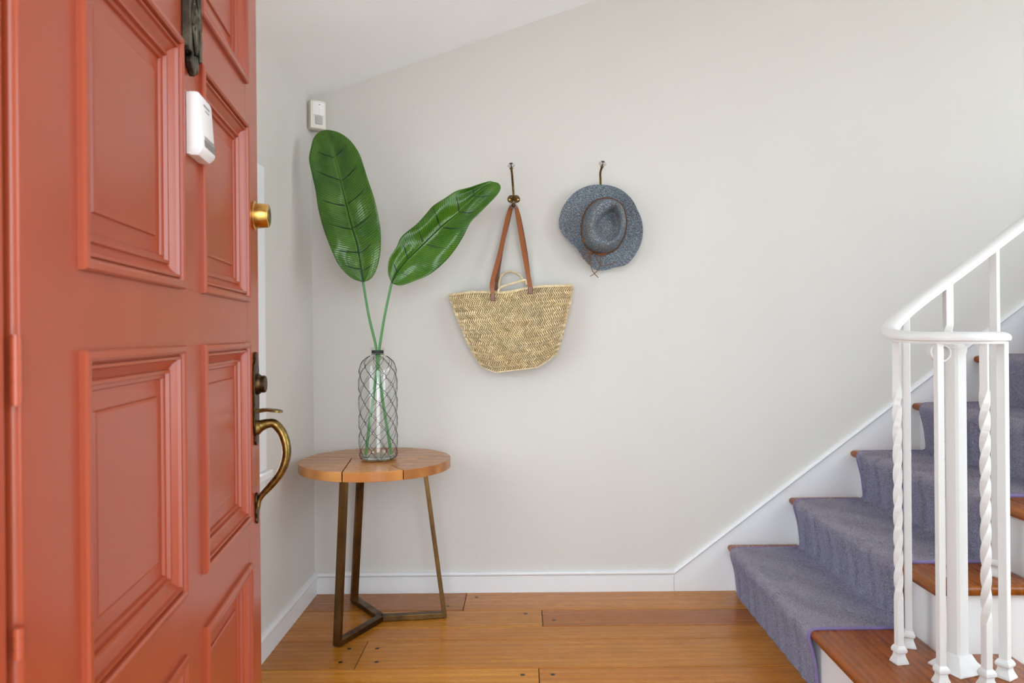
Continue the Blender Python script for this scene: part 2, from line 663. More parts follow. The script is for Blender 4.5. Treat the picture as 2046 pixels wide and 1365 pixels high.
# ---- floor: individual oak planks with plugs
floor = struct(G().box((XL - 0.02, 0.40, -0.05), (XR, YB, -0.0022)).build('floor', M['gap']))
rows = [2.95, 2.753, 2.598, 2.488, 2.276, 2.122, 1.925, 1.77, 1.66, 1.45, 1.295, 1.185, 0.985, 0.83, 0.70, 0.565]
joints = {0: [-0.229, 1.9], 1: [0.060, 2.3], 2: [1.35, 2.8], 3: [-0.5216, 1.7], 4: [0.0388, 2.1]}
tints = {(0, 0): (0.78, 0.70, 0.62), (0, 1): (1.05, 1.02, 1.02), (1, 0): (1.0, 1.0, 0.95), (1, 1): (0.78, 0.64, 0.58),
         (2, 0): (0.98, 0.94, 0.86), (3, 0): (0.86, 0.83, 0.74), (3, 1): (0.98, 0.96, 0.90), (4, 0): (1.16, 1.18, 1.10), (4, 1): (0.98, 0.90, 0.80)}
for r in range(len(rows) - 1):
    js = joints.get(r, [random.uniform(-0.5, 0.8), random.uniform(1.6, 2.6)])
    xs = [XL - 0.012] + js + [XR - 0.01]
    for k in range(len(xs) - 1):
        y1, y0 = rows[r] - 0.0016, rows[r + 1] + 0.0016
        x0, x1 = xs[k] + 0.0010, xs[k + 1] - 0.0010
        b = 0.0016
        vs = [(x0, y0, -0.010), (x1, y0, -0.010), (x1, y1, -0.010), (x0, y1, -0.010), (x0, y0, -b), (x1, y0, -b), (x1, y1, -b), (x0, y1, -b),
              (x0 + b / 2, y0 + b, 0), (x1 - b / 2, y0 + b, 0), (x1 - b / 2, y1 - b, 0), (x0 + b / 2, y1 - b, 0)]
        fs = [(0, 1, 5, 4), (1, 2, 6, 5), (2, 3, 7, 6), (3, 0, 4, 7), (4, 5, 9, 8), (5, 6, 10, 9), (6, 7, 11, 10), (7, 4, 8, 11), (8, 9, 10, 11)]
        p = obj('plank', vs, fs, M['floor'], floor)
        q = random.uniform(0.88, 1.04)
        t3 = tints.get((r, k), (q, q * random.uniform(0.93, 1.0), q * random.uniform(0.84, 0.96)))
        p.color = (*t3, 1)
        w = y1 - y0
        plugs = []
        if k > 0:
            plugs += [(x0 + 0.040, y0 + w * 0.72), (x0 + 0.058, y0 + w * 0.24)] if w > 0.14 and r > 2 else [(x0 + 0.040, y0 + w * (0.70 if r == 0 else 0.36))]
        if k < len(xs) - 2:
            plugs += [(x1 - 0.048, y0 + w * 0.72), (x1 - 0.052, y0 + w * 0.24)] if w > 0.14 and r > 2 else [(x1 - 0.058, y0 + w * (0.24 if r == 0 else 0.78))]
        for (cx, cy) in plugs:
            G().lathe([(0.0070, -0.002), (0.0070, 0.0004), (0.005, 0.0006)], (cx, cy, 0), seg=14).build('plug', M['plug'], p)


# ---- skirting
def skirting(name, p0, p1, nrm, mat):
    prof = [(0, 0), (0.011, 0), (0.011, 0.060), (0.008, 0.0615), (0.008, 0.064), (0.013, 0.066), (0.0175, 0.070), (0.0185, 0.0745),
            (0.0170, 0.079), (0.012, 0.082), (0.004, 0.083), (0, 0.083)]
    p0, p1, nrm = Vector(p0), Vector(p1), Vector(nrm)
    o = G().prism(prof, lambda q: p0 + nrm * q[0] + Vector((0, 0, q[1])), lambda q: p1 + nrm * q[0] + Vector((0, 0, q[1]))).build(name, mat, smooth=True, autosmooth=40)
    return struct(o)


skirting('baseboard_back', (XL, YB, 0), (0.583, YB, 0), (0, -1, 0), M['trim'])
skirting('baseboard_left', (XL, YF, 0), (XL, YB, 0), (1, 0, 0), M['trim'])
skirting('baseboard_front', (DX1 + 0.11, YF, 0), (XR, YF, 0), (0, 1, 0), M['trim'])
skirting('baseboard_right', (XR, YF, 0), (XR, YB, 0), (-1, 0, 0), M['trim'])

# ---- raking skirt board beside the stair, with a rounded cap
RISE, RUN, NOSE1 = 0.1825, 0.2425, 0.793
NST = 9
sl = RISE / RUN
xe = 3.3
sk = struct(G().prism([(0.583, 0), (xe, 0), (xe, 0.066 + sl * (xe - 0.583)), (0.583, 0.066)],
                      lambda p: (p[0], YB, p[1]), lambda p: (p[0], YB - 0.011, p[1])).build('trim_1', M['trim']))
dv = Vector((1, 0, sl)).normalized()
pv = Vector((-sl, 0, 1)).normalized()
cp0 = Vector((0.583, YB, 0.063))
cprof = [(0, 0), (0.009, 0), (0.009, 0.003), (0.0175, 0.005), (0.021, 0.010), (0.0205, 0.015), (0.017, 0.0195), (0.010, 0.0225), (0, 0.023)]
L = (xe - 0.583) / dv.x
rings = []
for (q, w) in cprof:
    rings.append([cp0 + Vector((0, -q, w)), cp0 + dv * L + Vector((0, -q, 0)) + pv * w])
gg = G()
n = len(cprof)
gg.add([r[0] for r in rings] + [r[1] for r in rings], [(i, (i + 1) % n, n + (i + 1) % n, n + i) for i in range(n)] + [tuple(range(n)), tuple(range(2 * n - 1, n - 1, -1))])
gg.build('cap_moulding', M['trim'], sk, True, autosmooth=40)
G().box((0.5822, YB - 0.0115, 0.0), (0.5832, YB - 0.0105, 0.060)).build('joint_line', M['gap'], sk)


# ------------------------------------------------------------------ windows
def window(name, mk, x0, x1, z0, z1, cw):
    """mk(a, d, z): a along the wall, d out of the wall into the room"""
    root = thing(name, mk((x0 + x1) / 2, 0, z0), None, None, kind='structure')

    def bx(nm, a0, a1, d0, d1, c0, c1, mat=M['trim'], bv=0.004):
        p, q = mk(a0, d0, c0), mk(a1, d1, c1)
        lo = [min(a, b) for a, b in zip(p, q)]
        hi = [max(a, b) for a, b in zip(p, q)]
        o = G().box(lo, hi).build(nm, mat, root)
        if bv:
            bevel(o, bv)
        return o
    bx('casing', x0 - cw, x0, 0, 0.018, z0 - 0.005, z1 + cw)
    bx('casing', x1, x1 + cw, 0, 0.018, z0 - 0.005, z1 + cw)
    bx('casing', x0, x1, 0, 0.018, z1, z1 + cw)
    bx('window_sill', x0 - cw - 0.012, x1 + cw + 0.012, -0.10, 0.034, z0 - 0.030, z0 - 0.005)
    bx('apron', x0 - cw, x1 + cw, 0, 0.014, z0 - 0.09, z0 - 0.030)
    zm = (z0 + z1) / 2
    for (c0, c1, d) in ((z0, zm + 0.015, -0.09), (zm - 0.015, z1, -0.115)):
        bx('sash_rail', x0, x1, d, d + 0.03, c0, c0 + 0.035, bv=0.003)
        bx('sash_rail', x0, x1, d, d + 0.03, c1 - 0.035, c1, bv=0.003)
        bx('sash_stile', x0, x0 + 0.035, d, d + 0.03, c0 + 0.035, c1 - 0.035, bv=0.003)
        bx('sash_stile', x1 - 0.035, x1, d, d + 0.03, c0 + 0.035, c1 - 0.035, bv=0.003)
        bx('pane', x0 + 0.035, x1 - 0.035, d + 0.013, d + 0.016, c0 + 0.035, c1 - 0.035, M['pane'], 0)
    return root


window('window_1', lambda a, d, z: (XL + d, a, z), WY0, WY1, WZ0, WZ1, 0.085)
window('window_added_end', lambda a, d, z: (XR - d, a, z), EY0, EY1, EZ0, EZ1, 0.08)  # added out of view as a fill source from the right
window('window_added_front', lambda a, d, z: (a, YF + d, z), FX0, FX1, FZ0, FZ1, 0.08)  # added out of view as a fill source from the front

# ------------------------------------------------------------------ doorway frame (painted like the door)
jr = thing('trim_2', (DX0, 0.5, 0), None, None, kind='structure')
bevel(G().box((DX0 - 0.035, 0.385, 0), (DX0, 0.560, DZ)).build('hinge_jamb', M['door'], jr), 0.003)
bevel(G().box((DX1, 0.385, 0), (DX1 + 0.035, 0.575, DZ)).build('strike_jamb', M['door'], jr), 0.003)
bevel(G().box((DX0 - 0.035, 0.385, DZ), (DX1 + 0.035, 0.575, DZ + 0.035)).build('head_jamb', M['door'], jr), 0.003)
bevel(G().box((DX0 - 0.035, 0.385, -0.05), (DX1 + 0.035, 0.575, 0.006)).build('threshold', M['tread'], jr), 0.003)
G().box((DX0 - 0.10, 0.372, 0), (DX0 - 0.025, 0.386, DZ + 0.10)).build('outer_casing', M['door'], jr)
G().box((DX1 + 0.025, 0.372, 0), (DX1 + 0.10, 0.386, DZ + 0.10)).build('outer_casing', M['door'], jr)

# ------------------------------------------------------------------ the open red door
DH = Vector((-0.3855, 0.573, 0))
DA = math.atan2(223, 1500)
DD = Vector((-math.sin(DA), math.cos(DA), 0))
DN = Vector((math.cos(DA), math.sin(DA), 0))
DW, DT, DZ0, DZ1 = 0.914, 0.045, 0.012, 2.0


def dw(s, n, z):
    p = DH + DD * s + DN * n
    return Vector((p.x, p.y, z))


door = thing('door_1', (DH.x, DH.y, 0.012), 'open red panelled front door with brass hardware', None, kind='structure')
PC = [(0.1065, 0.410), (0.505, 0.807)]
PR = [(0.275, 0.599), (0.678, 1.003), (1.079, 1.4035), (1.478, 1.80)]
REC = 0.0135


def dbox(g_, s0, s1, n0, n1, z0, z1):
    vs = [dw(s, n, z) for z in (z0, z1) for (s, n) in ((s0, n0), (s1, n0), (s1, n1), (s0, n1))]
    g_.add(vs, [(0, 3, 2, 1), (4, 5, 6, 7), (0, 1, 5, 4), (1, 2, 6, 5), (2, 3, 7, 6), (3, 0, 4, 7)])
    return g_


def dslab(name, s0, s1, z0, z1, bv=0.0012):
    return bevel(dbox(G(), s0, s1, -DT, 0.0, z0, z1).build(name, M['door'], door), bv, 2)


hpoly = [(PC[0][0], 0.0)] + [(0.007 - 0.007 * math.sin(k * PI / 12), -0.007 + 0.007 * math.cos(k * PI / 12)) for k in range(7)] + [(0.0, -DT), (PC[0][0], -DT)]
G().prism(hpoly, lambda p: dw(p[0], p[1], DZ0), lambda p: dw(p[0], p[1], DZ1)).build('hinge_stile', M['door'], door, True, autosmooth=25)
dslab('lock_stile', PC[1][1], DW, DZ0, DZ1, 0.002)
zr_ = [DZ0] + [z for r in PR for z in r] + [DZ1]
for k in range(0, len(zr_), 2):
    dslab('rail', PC[0][0], PC[1][1], zr_[k], zr_[k + 1], 0.0003)
for (z0, z1) in PR:
    dslab('mullion', PC[0][1], PC[1][0], z0, z1, 0.0003)
mprof = [(-0.0015, 0.0), (-0.0015, 0.0052), (0.0005, 0.0075), (0.0060, 0.0082), (0.0092, 0.0066), (0.0100, 0.0012), (0.0120, 0.0004), (0.0128, 0.0036), (0.0160, 0.0040),
         (0.0172, 0.0000), (0.0225, -0.0048), (0.0280, -0.0076), (0.0290, -0.0052), (0.0328, -0.0050), (0.0340, -0.0096), (0.0385, -0.0098), (0.0398, -0.0120), (0.0400, -REC)]
for (s0, s1) in PC:
    for (z0, z1) in PR:
        pn = G()
        fi = 0.0595
        ring = lambda w, h: [dw(s0 + w, h, z0 + w), dw(s1 - w, h, z0 + w), dw(s1 - w, h, z1 - w), dw(s0 + w, h, z1 - w)]
        pn.loft([ring(0.001, -0.03), ring(0.001, -REC), ring(fi, -REC), ring(fi + 0.0012, -REC + 0.0030), ring(fi + 0.004, -REC + 0.0036)])
        po = pn.build('panel', M['door'], door)
        mg = G()
        mg.loft([ring(w, h) for (w, h) in mprof], cap=False)
        mg.build('panel_moulding', M['door'], po, True, autosmooth=28)
# hinges bridging the slit between jamb and door
for zc, hh in ((0.30, 0.03), (0.785, 0.012), (0.992, 0.027), (1.72, 0.03)):
    h = G()
    h.tube([dw(-0.004, 0.0005, zc - hh), dw(-0.004, 0.0005, zc + hh)], 0.0040, 12)
    hg = h.build('hinge', M['door'], door, True)
    for q in (-0.9, -0.27, 0.36):
        G().tube([dw(-0.004, 0.0005, zc + q * hh), dw(-0.004, 0.0005, zc + (q + 0.55) * hh)], 0.0044, 12).build('knuckle', M['door'], hg, True)


def dframe(s, n, z):
    return (dw(s, n, z), DD, Vector((0, 0, 1)), DN)


# deadbolt
db = G().lathe([(0.0285, 0.0), (0.0285, 0.003), (0.0255, 0.005)], frame=dframe(0.876, 0, 1.246), seg=32).build('deadbolt', M['brass'], door, True)
G().lathe([(0.0245, 0.004), (0.0240, 0.010), (0.0225, 0.0265), (0.0215, 0.028), (0.0200, 0.0286)], frame=dframe(0.876, 0, 1.246), seg=32).build('deadbolt_cylinder', M['brass'], db, True)
G().lathe([(0.0125, 0.0280), (0.0120, 0.0296)], frame=dframe(0.876, 0, 1.246), seg=24).build('key_plug', M['antique'], db, True)
dbox(G(), 0.8752, 0.8768, 0.0290, 0.0300, 1.240, 1.252).build('key_slot', M['ledblack'], db)

# handle set
hp = [(0.0, 0.985), (0.009, 0.983), (0.013, 0.976), (0.010, 0.968), (0.018, 0.962), (0.0205, 0.950), (0.0215, 0.90), (0.0205, 0.845), (0.018, 0.832), (0.010, 0.826), (0.013, 0.815), (0.009, 0.808), (0.0, 0.806)]
plate = [(0.872 + a, z) for a, z in hp] + [(0.872 - a, z) for a, z in hp[-2:0:-1]]
hs = G().prism(plate, lambda p: dw(p[0], 0.0, p[1]), lambda p: dw(p[0], 0.0045, p[1])).build('handle_plate', M['darkbrass'], door)
bevel(hs, 0.0015)
G().lathe([(0.0205, 0.003), (0.0200, 0.008), (0.0165, 0.012), (0.0165, 0.0185), (0.0150, 0.0205), (0.0105, 0.0195)], frame=dframe(0.872, 0, 0.923), seg=28).build('lock_cylinder', M['darkbrass'], hs, True)
dbox(G(), 0.8713, 0.8727, 0.0190, 0.0200, 0.917, 0.929).build('key_slot', M['ledblack'], hs)
th = G()
sec = [(0.003, 0.006, 0.0035, 0.871), (0.014, 0.006, 0.0035, 0.873), (0.024, 0.010, 0.0026, 0.8735), (0.040, 0.0135, 0.0022, 0.8712), (0.048, 0.012, 0.0018, 0.8695), (0.0505, 0.007, 0.0014, 0.8690)]
th.loft([[dw(0.872 + a * w, nn, z + b * t_) for (a, b) in ((-1, -1), (0, -1.2), (1, -1), (1, 1), (0, 1.2), (-1, 1))] for (nn, w, t_, z) in sec])
th.build('thumb_latch', M['antique'], hs, True, autosmooth=60)
gp = catmull([(0.002, 0.842), (0.012, 0.845), (0.024, 0.849), (0.036, 0.846), (0.050, 0.826), (0.0575, 0.800), (0.055, 0.775), (0.045, 0.750), (0.028, 0.728), (0.012, 0.712), (0.005, 0.698)], 36)if False else None
path = [Vector((a, 0, b)) for a, b in [(0.002, 0.841), (0.012, 0.844), (0.024, 0.8475), (0.036, 0.846), (0.050, 0.828), (0.0575, 0.800), (0.0555, 0.775), (0.045, 0.750), (0.028, 0.728), (0.013, 0.712), (0.006, 0.700), (0.0045, 0.685)]]
cp = catmull(path, 48)
gr = G()
rings = []
for i, p in enumerate(cp):
    t = i / 47
    wid = interp([0, 0.09, 0.22, 0.4, 0.55, 0.75, 0.9, 1], [0.017, 0.010, 0.0085, 0.0105, 0.0115, 0.0085, 0.0065, 0.0075], t)
    thk = interp([0, 0.09, 0.22, 0.4, 0.55, 0.75, 0.9, 1], [0.017, 0.011, 0.0085, 0.0088, 0.0085, 0.0066, 0.0050, 0.0034], t)
    a, b = cp[max(i - 1, 0)], cp[min(i + 1, 47)]
    tg = (b - a).normalized()
    nr = Vector((tg.z, 0, -tg.x))
    ring = []
    for k in range(10):
        an = 2 * PI * k / 10
        q = p + nr * (thk * math.sin(an))
        ring.append(dw(0.872 + wid * math.cos(an), q.x, q.z))
    rings.append(ring)
gr.loft(rings)
gr.build('pull_grip', M['antique'], hs, True, autosmooth=60)
lp = [(0.0, 0.716), (0.010, 0.712), (0.012, 0.700), (0.009, 0.688), (0.011, 0.678), (0.007, 0.668), (0.009, 0.662), (0.0, 0.656)]
plate = [(0.872 + a, z) for a, z in lp] + [(0.872 - a, z) for a, z in lp[-2:0:-1]]
bevel(G().prism(plate, lambda p: dw(p[0], 0.0, p[1]), lambda p: dw(p[0], 0.0042, p[1])).build('grip_foot_plate', M['darkbrass'], hs), 0.0015)

# iron grille of the peep door / knocker plate on the middle stile
kn = G()
for s in (0.4265, 0.4745):
    dbox(kn, s - 0.004, s + 0.004, 0.0, 0.012, 1.395, 1.66)
dbox(kn, 0.4225, 0.4785, 0.0, 0.010, 1.655, 1.668)
kn.build('knocker_plate', M['iron'], door)
dbox(G(), 0.424, 0.477, 0.0, 0.004, 1.395, 1.66).build('back_plate', M['ledblack'], door)
knp = [o for o in door.children if o.name == 'knocker_plate'][0]
bevel(knp, 0.0015)


def scroll(pts, r=0.0026):
    return G().tube([dw(0.4505 + a, 0.0115, z) for a, z in pts], r, 8).build('iron_scroll', M['iron'], knp, True)


for sgn in (-1, 1):
    for z0 in (1.40, 1.49, 1.58):
        sp = []
        for k in range(26):
            t = k / 25
            an = t * 2.6 * PI
            rr = 0.014 * (1 - 0.72 * t)
            sp.append((sgn * (0.004 + 0.010 - rr * math.cos(an)) * 0.85, z0 + 0.045 + rr * 1.5 * math.sin(an)))
        scroll([(sgn * 0.001, z0)] + [(sgn * 0.002, z0 + 0.02)] + sp)
for z0, h in ((1.398, 0.09), (1.486, 0.09), (1.574, 0.08)):
    scroll([(0.016 * math.sin(PI * k / 14), z0 + h * k / 14) for k in range(15)], 0.0022)
    scroll([(-0.016 * math.sin(PI * k / 14), z0 + h * k / 14) for k in range(15)], 0.0022)
for a, z1, w in ((-0.011, 1.374, 0.008), (0.011, 1.374, 0.008), (0.0, 1.368, 0.009)):
    leaf = [(0.4505 + a + w * math.sin(PI * t) * (1 - 0.35 * t) * sg, 1.40 - (1.40 - z1) * t) for sg in (1, -1) for t in ([i / 8 for i in range(9)] if sg == 1 else [i / 8 for i in range(7, 0, -1)])]
    bevel(G().prism(leaf, lambda p: dw(p[0], 0.001, p[1]), lambda p: dw(p[0], 0.0105, p[1])).build('leaf_finial', M['iron'], knp), 0.002)
kb = catmull([Vector((0.0, 0.018, 1.64)), Vector((0.0, 0.020, 1.59)), Vector((0.0, 0.021, 1.53)), Vector((0, 0.020, 1.50))], 12)
G().tube([dw(0.4505, p.y, p.z) for p in kb], [0.005 + 0.003 * math.sin(PI * i / 11) for i in range(12)], 10).build('knocker_bar', M['iron'], knp, True)

# white box on the door, just under the knocker
wb = thing('door_chime_button', dw(0.472, 0, 1.261), 'white plastic wedge-shaped box with grey window fixed to red door', 'doorbell')
sB, sE, zb, zt = 0.4395, 0.5045, 1.261, 1.3465
body = G()
sec = []
for (z, n) in ((zb, 0.015), (zb + 0.006, 0.0205), (zb + 0.010, 0.0222), (zt - 0.006, 0.0175), (zt - 0.001, 0.0155), (zt, 0.012)):
    ins = 0.003 if z in (zb, zt) else 0.0
    q = []
    for (s, nn) in ((sB + ins, 0.0042), (sB + ins, n - 0.004), (sB + ins + 0.0012, n - 0.0012), (sB + 0.004 + ins, n), (sE - 0.004 - ins, n), (sE - 0.0012 - ins, n - 0.0012), (sE - ins, n - 0.004), (sE - ins, 0.0042)):
        q.append(dw(s, nn, z))
    sec.append(q)
body.loft(sec)
wbo = body.build('housing', M['plastic'], wb, True, autosmooth=30)
dbox(G(), sB + 0.0008, sE - 0.0008, 0.0004, 0.0042, zb + 0.001, zt - 0.001).build('back_plate', M['plastic'], wb)
pt = lambda s, z, e: dw(s, interp([zb + 0.010, zt - 0.006], [0.0222, 0.0175], z) + e, z)
for nm, s0, s1, z0, z1, mt in (('dark_window', sB + 0.008, sE - 0.004, zb + 0.0125, zb + 0.022, 'darkglass'), ('silver_strip', sB + 0.008, sE - 0.004, zb + 0.022, zb + 0.0275, 'silver'),
                               ('printed_line', sB + 0.018, sE - 0.018, zt - 0.0150, zt - 0.0125, 'ink'), ('printed_line', sB + 0.024, sE - 0.022, zt - 0.021, zt - 0.0198, 'ink')):
    G().add([pt(s0, z0, 0), pt(s1, z0, 0), pt(s1, z1, 0), pt(s0, z1, 0), pt(s0, z0, 0.0006), pt(s1, z0, 0.0006), pt(s1, z1, 0.0006), pt(s0, z1, 0.0006)],
            [(4, 5, 6, 7), (0, 1, 5, 4), (1, 2, 6, 5), (2, 3, 7, 6), (3, 0, 4, 7)]).build(nm, M[mt], wb)

# ------------------------------------------------------------------ motion sensor in the corner
ms = thing('motion_sensor', (XL + 0.045, YB - 0.045, 1.815), 'cream motion detector high in the corner under the sloped ceiling', 'sensor')
msc = Vector((XL + 0.024, YB - 0.024, 0))
mdir = Vector((0.60, -0.80, 0)).normalized()
mside = Vector((-mdir.y, mdir.x, 0))


def mp_(a, d, z):
    p = msc + mside * a + mdir * d
    return Vector((p.x, p.y, z))


def bowed(z0, z1, w, d0, d1, bow, mat, name, parent, ins=0.003, seg=8):
    rings = []
    for (z, k) in ((z0, 1), (z0 + ins, 0), (z1 - ins, 0), (z1, 1)):
        ring = [mp_(-w + k * ins, d0, z)] + [mp_((-1 + 2 * i / seg) * (w - k * ins), d1 - k * ins + bow * (1 - (-1 + 2 * i / seg) ** 2), z) for i in range(seg + 1)] + [mp_(w - k * ins, d0, z)]
        rings.append(ring)
    return G().loft(rings).build(name, mat, parent, True, autosmooth=35)


Z0s, Z1s = 1.812, 1.921
bowed(Z0s, Z1s, 0.030, 0.0, 0.030, 0.006, M['cream'], 'housing', ms)
cov = bowed(Z0s + 0.050, Z1s - 0.008, 0.0235, 0.030, 0.0335, 0.0075, M['plastic'], 'cover', ms, 0.002)
bowed(Z0s + 0.016, Z0s + 0.049, 0.0185, 0.030, 0.0325, 0.0065, M['lens'], 'lens_window', ms, 0.001)
G().lathe([(0.002, 0.040), (0.002, 0.0415)], frame=(mp_(0, 0, Z1s - 0.018), mside, Vector((0, 0, 1)), mdir), seg=10).build('indicator_led', M['ledblack'], ms)
G().box((-0.0012, 0, 0), (0.0012, 0.001, 0.022))
gb = G()
gb.add([mp_(a, d, z) for z in (Z0s + 0.058, Z0s + 0.080) for (a, d) in ((-0.0014, 0.040), (0.0014, 0.040), (0.0014, 0.0418), (-0.0014, 0.0418))],
       [(0, 3, 2, 1), (4, 5, 6, 7), (0, 1, 5, 4), (1, 2, 6, 5), (2, 3, 7, 6), (3, 0, 4, 7)])
gb.build('light_guide', M['trim'], ms)

# ------------------------------------------------------------------ side table
TC = Vector((-0.526, 2.660))
TZ, TR, TT = 0.575, 0.264, 0.032
tb = thing('side_table', (TC.x, TC.y, 0), 'small round wooden side table on a bronze tripod frame', 'table')


def clip(poly, a, b):
    """keep the part of poly left of the line a->b"""
    out = []
    f = lambda p: (b[0] - a[0]) * (p[1] - a[1]) - (b[1] - a[1]) * (p[0] - a[0])
    for i in range(len(poly)):
        p, q = poly[i], poly[(i + 1) % len(poly)]
        fp, fq = f(p), f(q)
        if fp >= 0:
            out.append(p)
        if fp * fq < 0:
            t = fp / (fp - fq)
            out.append((p[0] + (q[0] - p[0]) * t, p[1] + (q[1] - p[1]) * t))
    return out


def shift(a, b, d):
    v = Vector((b[0] - a[0], b[1] - a[1])).normalized()
    nx, ny = -v.y * d, v.x * d
    return (a[0] + nx, a[1] + ny), (b[0] + nx, b[1] + ny)


disc = [(TR * math.cos(2 * PI * k / 144), TR * math.sin(2 * PI * k / 144)) for k in range(144)]
C0 = (0.006, -0.008)
e1 = (-0.244, 0.060)
e3 = (0.140, -0.236)
e5 = (0.110, 0.258)
GAP = 0.0018


def cut(poly, lines):
    for a, b in lines:
        a2, b2 = shift(a, b, GAP)
        poly = clip(poly, a2, b2)
    return poly


l2 = ((-0.089, 0.018), (-0.056, -0.270))
l4 = ((0.076, -0.134), (0.232, 0.124))
l6 = ((0.060, 0.128), (-0.126, 0.228))
pieces = [
    (cut(disc, [(e1, C0), (l2[1], l2[0])][:0] + [(C0, e1), (l2[1], l2[0])]), (1.00, 0.97, 0.93)),
    (cut(disc, [(C0, e1), l2, (e3, C0)]), (1.06, 1.0, 0.95)),
    (cut(disc, [(C0, e3), (l4[1], l4[0])]), (0.86, 0.80, 0.74)),
    (cut(disc, [(C0, e3), l4, (e5, C0)]), (1.00, 0.98, 0.94)),
    (cut(disc, [(C0, e5), (l6[1], l6[0])]), (0.92, 0.86, 0.80)),
    (cut(disc, [(C0, e5), l6, (e1, C0)]), (0.97, 0.92, 0.84)),
]
top = G().lathe([(TR - 0.006, TZ - TT + 0.004), (TR - 0.006, TZ - 0.008)], (TC.x, TC.y, 0), seg=96).build('tabletop', M['gap'], tb)
for k, (poly, tint) in enumerate(pieces):
    if len(poly) < 3:
        continue
    o = G().prism(poly, lambda p: (TC.x + p[0], TC.y + p[1], TZ - TT), lambda p: (TC.x + p[0], TC.y + p[1], TZ)).build('wood_segment', M['table'], top)
    o.color = (*tint, 1)
    bevel(o, 0.0014, 2)
HUB = Vector((-0.512, 2.662, 0))
legdirs = [(math.radians(7), 0.157, 0.224), (math.radians(126), 0.160, 0.236), (math.radians(245), 0.198, 0.240)]


def bar(g_, p0, p1, across, up, w, h):
    p0, p1 = Vector(p0), Vector(p1)
    vs = [p + across * (sx * w / 2) + up * (sz * h / 2) for p in (p0, p1) for (sx, sz) in ((-1, -1), (1, -1), (1, 1), (-1, 1))]
    g_.add(vs, [(0, 3, 2, 1), (4, 5, 6, 7), (0, 1, 5, 4), (1, 2, 6, 5), (2, 3, 7, 6), (3, 0, 4, 7)])
    return g_


for a, r_head, r_foot in legdirs:
    rd = Vector((math.cos(a), math.sin(a), 0))
    tg = Vector((-rd.y, rd.x, 0))
    foot = HUB + rd * r_foot + Vector((0, 0, 0.004))
    head = HUB + rd * r_head + Vector((0, 0, TZ - TT))
    ax = (head - foot).normalized()
    nrm = ax.cross(tg).normalized()
    bevel(bar(G(), foot, head, tg, nrm, 0.027, 0.015).build('leg', M['bronze'], tb), 0.0012)
    bevel(bar(G(), HUB + rd * 0.004 + Vector((0, 0, 0.011)), HUB + rd * (r_foot - 0.004) + Vector((0, 0, 0.011)), tg, Vector((0, 0, 1)), 0.028, 0.018).build('floor_bar', M['bronze'], tb), 0.0012)
    bar(G(), HUB + rd * 0.02 + Vector((0, 0, TZ - TT - 0.003)), HUB + rd * (r_head + 0.008) + Vector((0, 0, TZ - TT - 0.003)), tg, Vector((0, 0, 1)), 0.03, 0.005).build('top_bracket', M['bronze'], tb)

# ------------------------------------------------------------------ glass bottle vase with wire netting
VC = Vector((-0.5135, 2.648, TZ))
vz = thing('bottle_vase', VC, 'tall clear glass bottle vase wrapped in black wire netting', 'vase')
R0 = 0.0645
oprof = [(0.050, 0.0005), (0.057, 0.003), (0.0615, 0.010), (0.0635, 0.022), (R0, 0.06), (R0, 0.295), (0.0632, 0.312), (0.0590, 0.330), (0.0515, 0.346), (0.0405, 0.358), (0.029, 0.3655), (0.0215, 0.369),
         (0.0205, 0.373), (0.0205, 0.384), (0.0240, 0.3855), (0.0248, 0.389), (0.0240, 0.3925), (0.0205, 0.3935), (0.0165, 0.3925)]
iprof = [(0.0160, 0.3905), (0.0165, 0.372), (0.0275, 0.3625), (0.0385, 0.3555), (0.0490, 0.3435), (0.0562, 0.329), (0.0602, 0.311), (0.0615, 0.295), (0.0615, 0.06), (0.0600, 0.020), (0.055, 0.014)]
G().lathe(oprof, VC, seg=48, cap=False).build('glass_body', M['glass'], vz, True, autosmooth=80)
G().lathe([(0.049, 0.0006), (0.0562, 0.0035), (0.0605, 0.010), (0.0608, 0.0125), (0.050, 0.0125), (0.02, 0.0100)], VC, seg=48).build('thick_base', M['greenglass'], vz, True, autosmooth=40)
G().lathe([(0.0207, 0.3735), (0.0213, 0.3742), (0.0213, 0.3842), (0.0207, 0.3848)], VC, seg=32, cap=False).build('neck_band', M['blackband'], vz, True)
wr_prof = [(r + 0.0016, h) for r, h in oprof[1:13]]
wr = [p[0] for p in wr_prof]
wh = [p[1] for p in wr_prof]
nw = G()
NC, NRW = 8, 12
hrow = [0.004 + 0.0325 * k for k in range(NRW)]
TW = 0.0035


def wpt(th_, h, bulge=0.0):
    h = max(0.003, min(h, 0.371))
    r = interp(wh, wr, h) + bulge
    return VC + Vector((r * math.cos(th_), r * math.sin(th_), h))


jit = [[(random.uniform(-0.05, 0.05), random.uniform(-0.003, 0.003)) for _ in range(NC)] for _ in range(NRW)]
node = lambda k, j: (2 * PI * (j + (0.5 if k % 2 else 0)) / NC + 0.25 + jit[k][j % NC][0], hrow[k] + jit[k][j % NC][1])
for k in range(NRW):
    for j in range(NC):
        t0, h0 = node(k, j)
        nw.tube([wpt(t0, h0 - TW, 0.0006), wpt(t0, h0 + TW, 0.0006)], 0.0011, 5)
        if k < NRW - 1:
            for dj in ((0, -1) if k % 2 == 0 else (0, 1)):
                jj = j + dj
                t1, h1 = node(k + 1, jj % NC)
                if t1 - t0 > PI:
                    t1 -= 2 * PI
                if t0 - t1 > PI:
                    t1 += 2 * PI
                pts = []
                for q in range(7):
                    s = q / 6
                    e = s * s * (3 - 2 * s)
                    pts.append(wpt(t0 + (t1 - t0) * (0.25 * e + 0.75 * s), h0 + TW + (h1 - h0 - 2 * TW) * e, 0.0016 * math.sin(PI * s)))
                nw.tube(pts, 0.0007, 5)
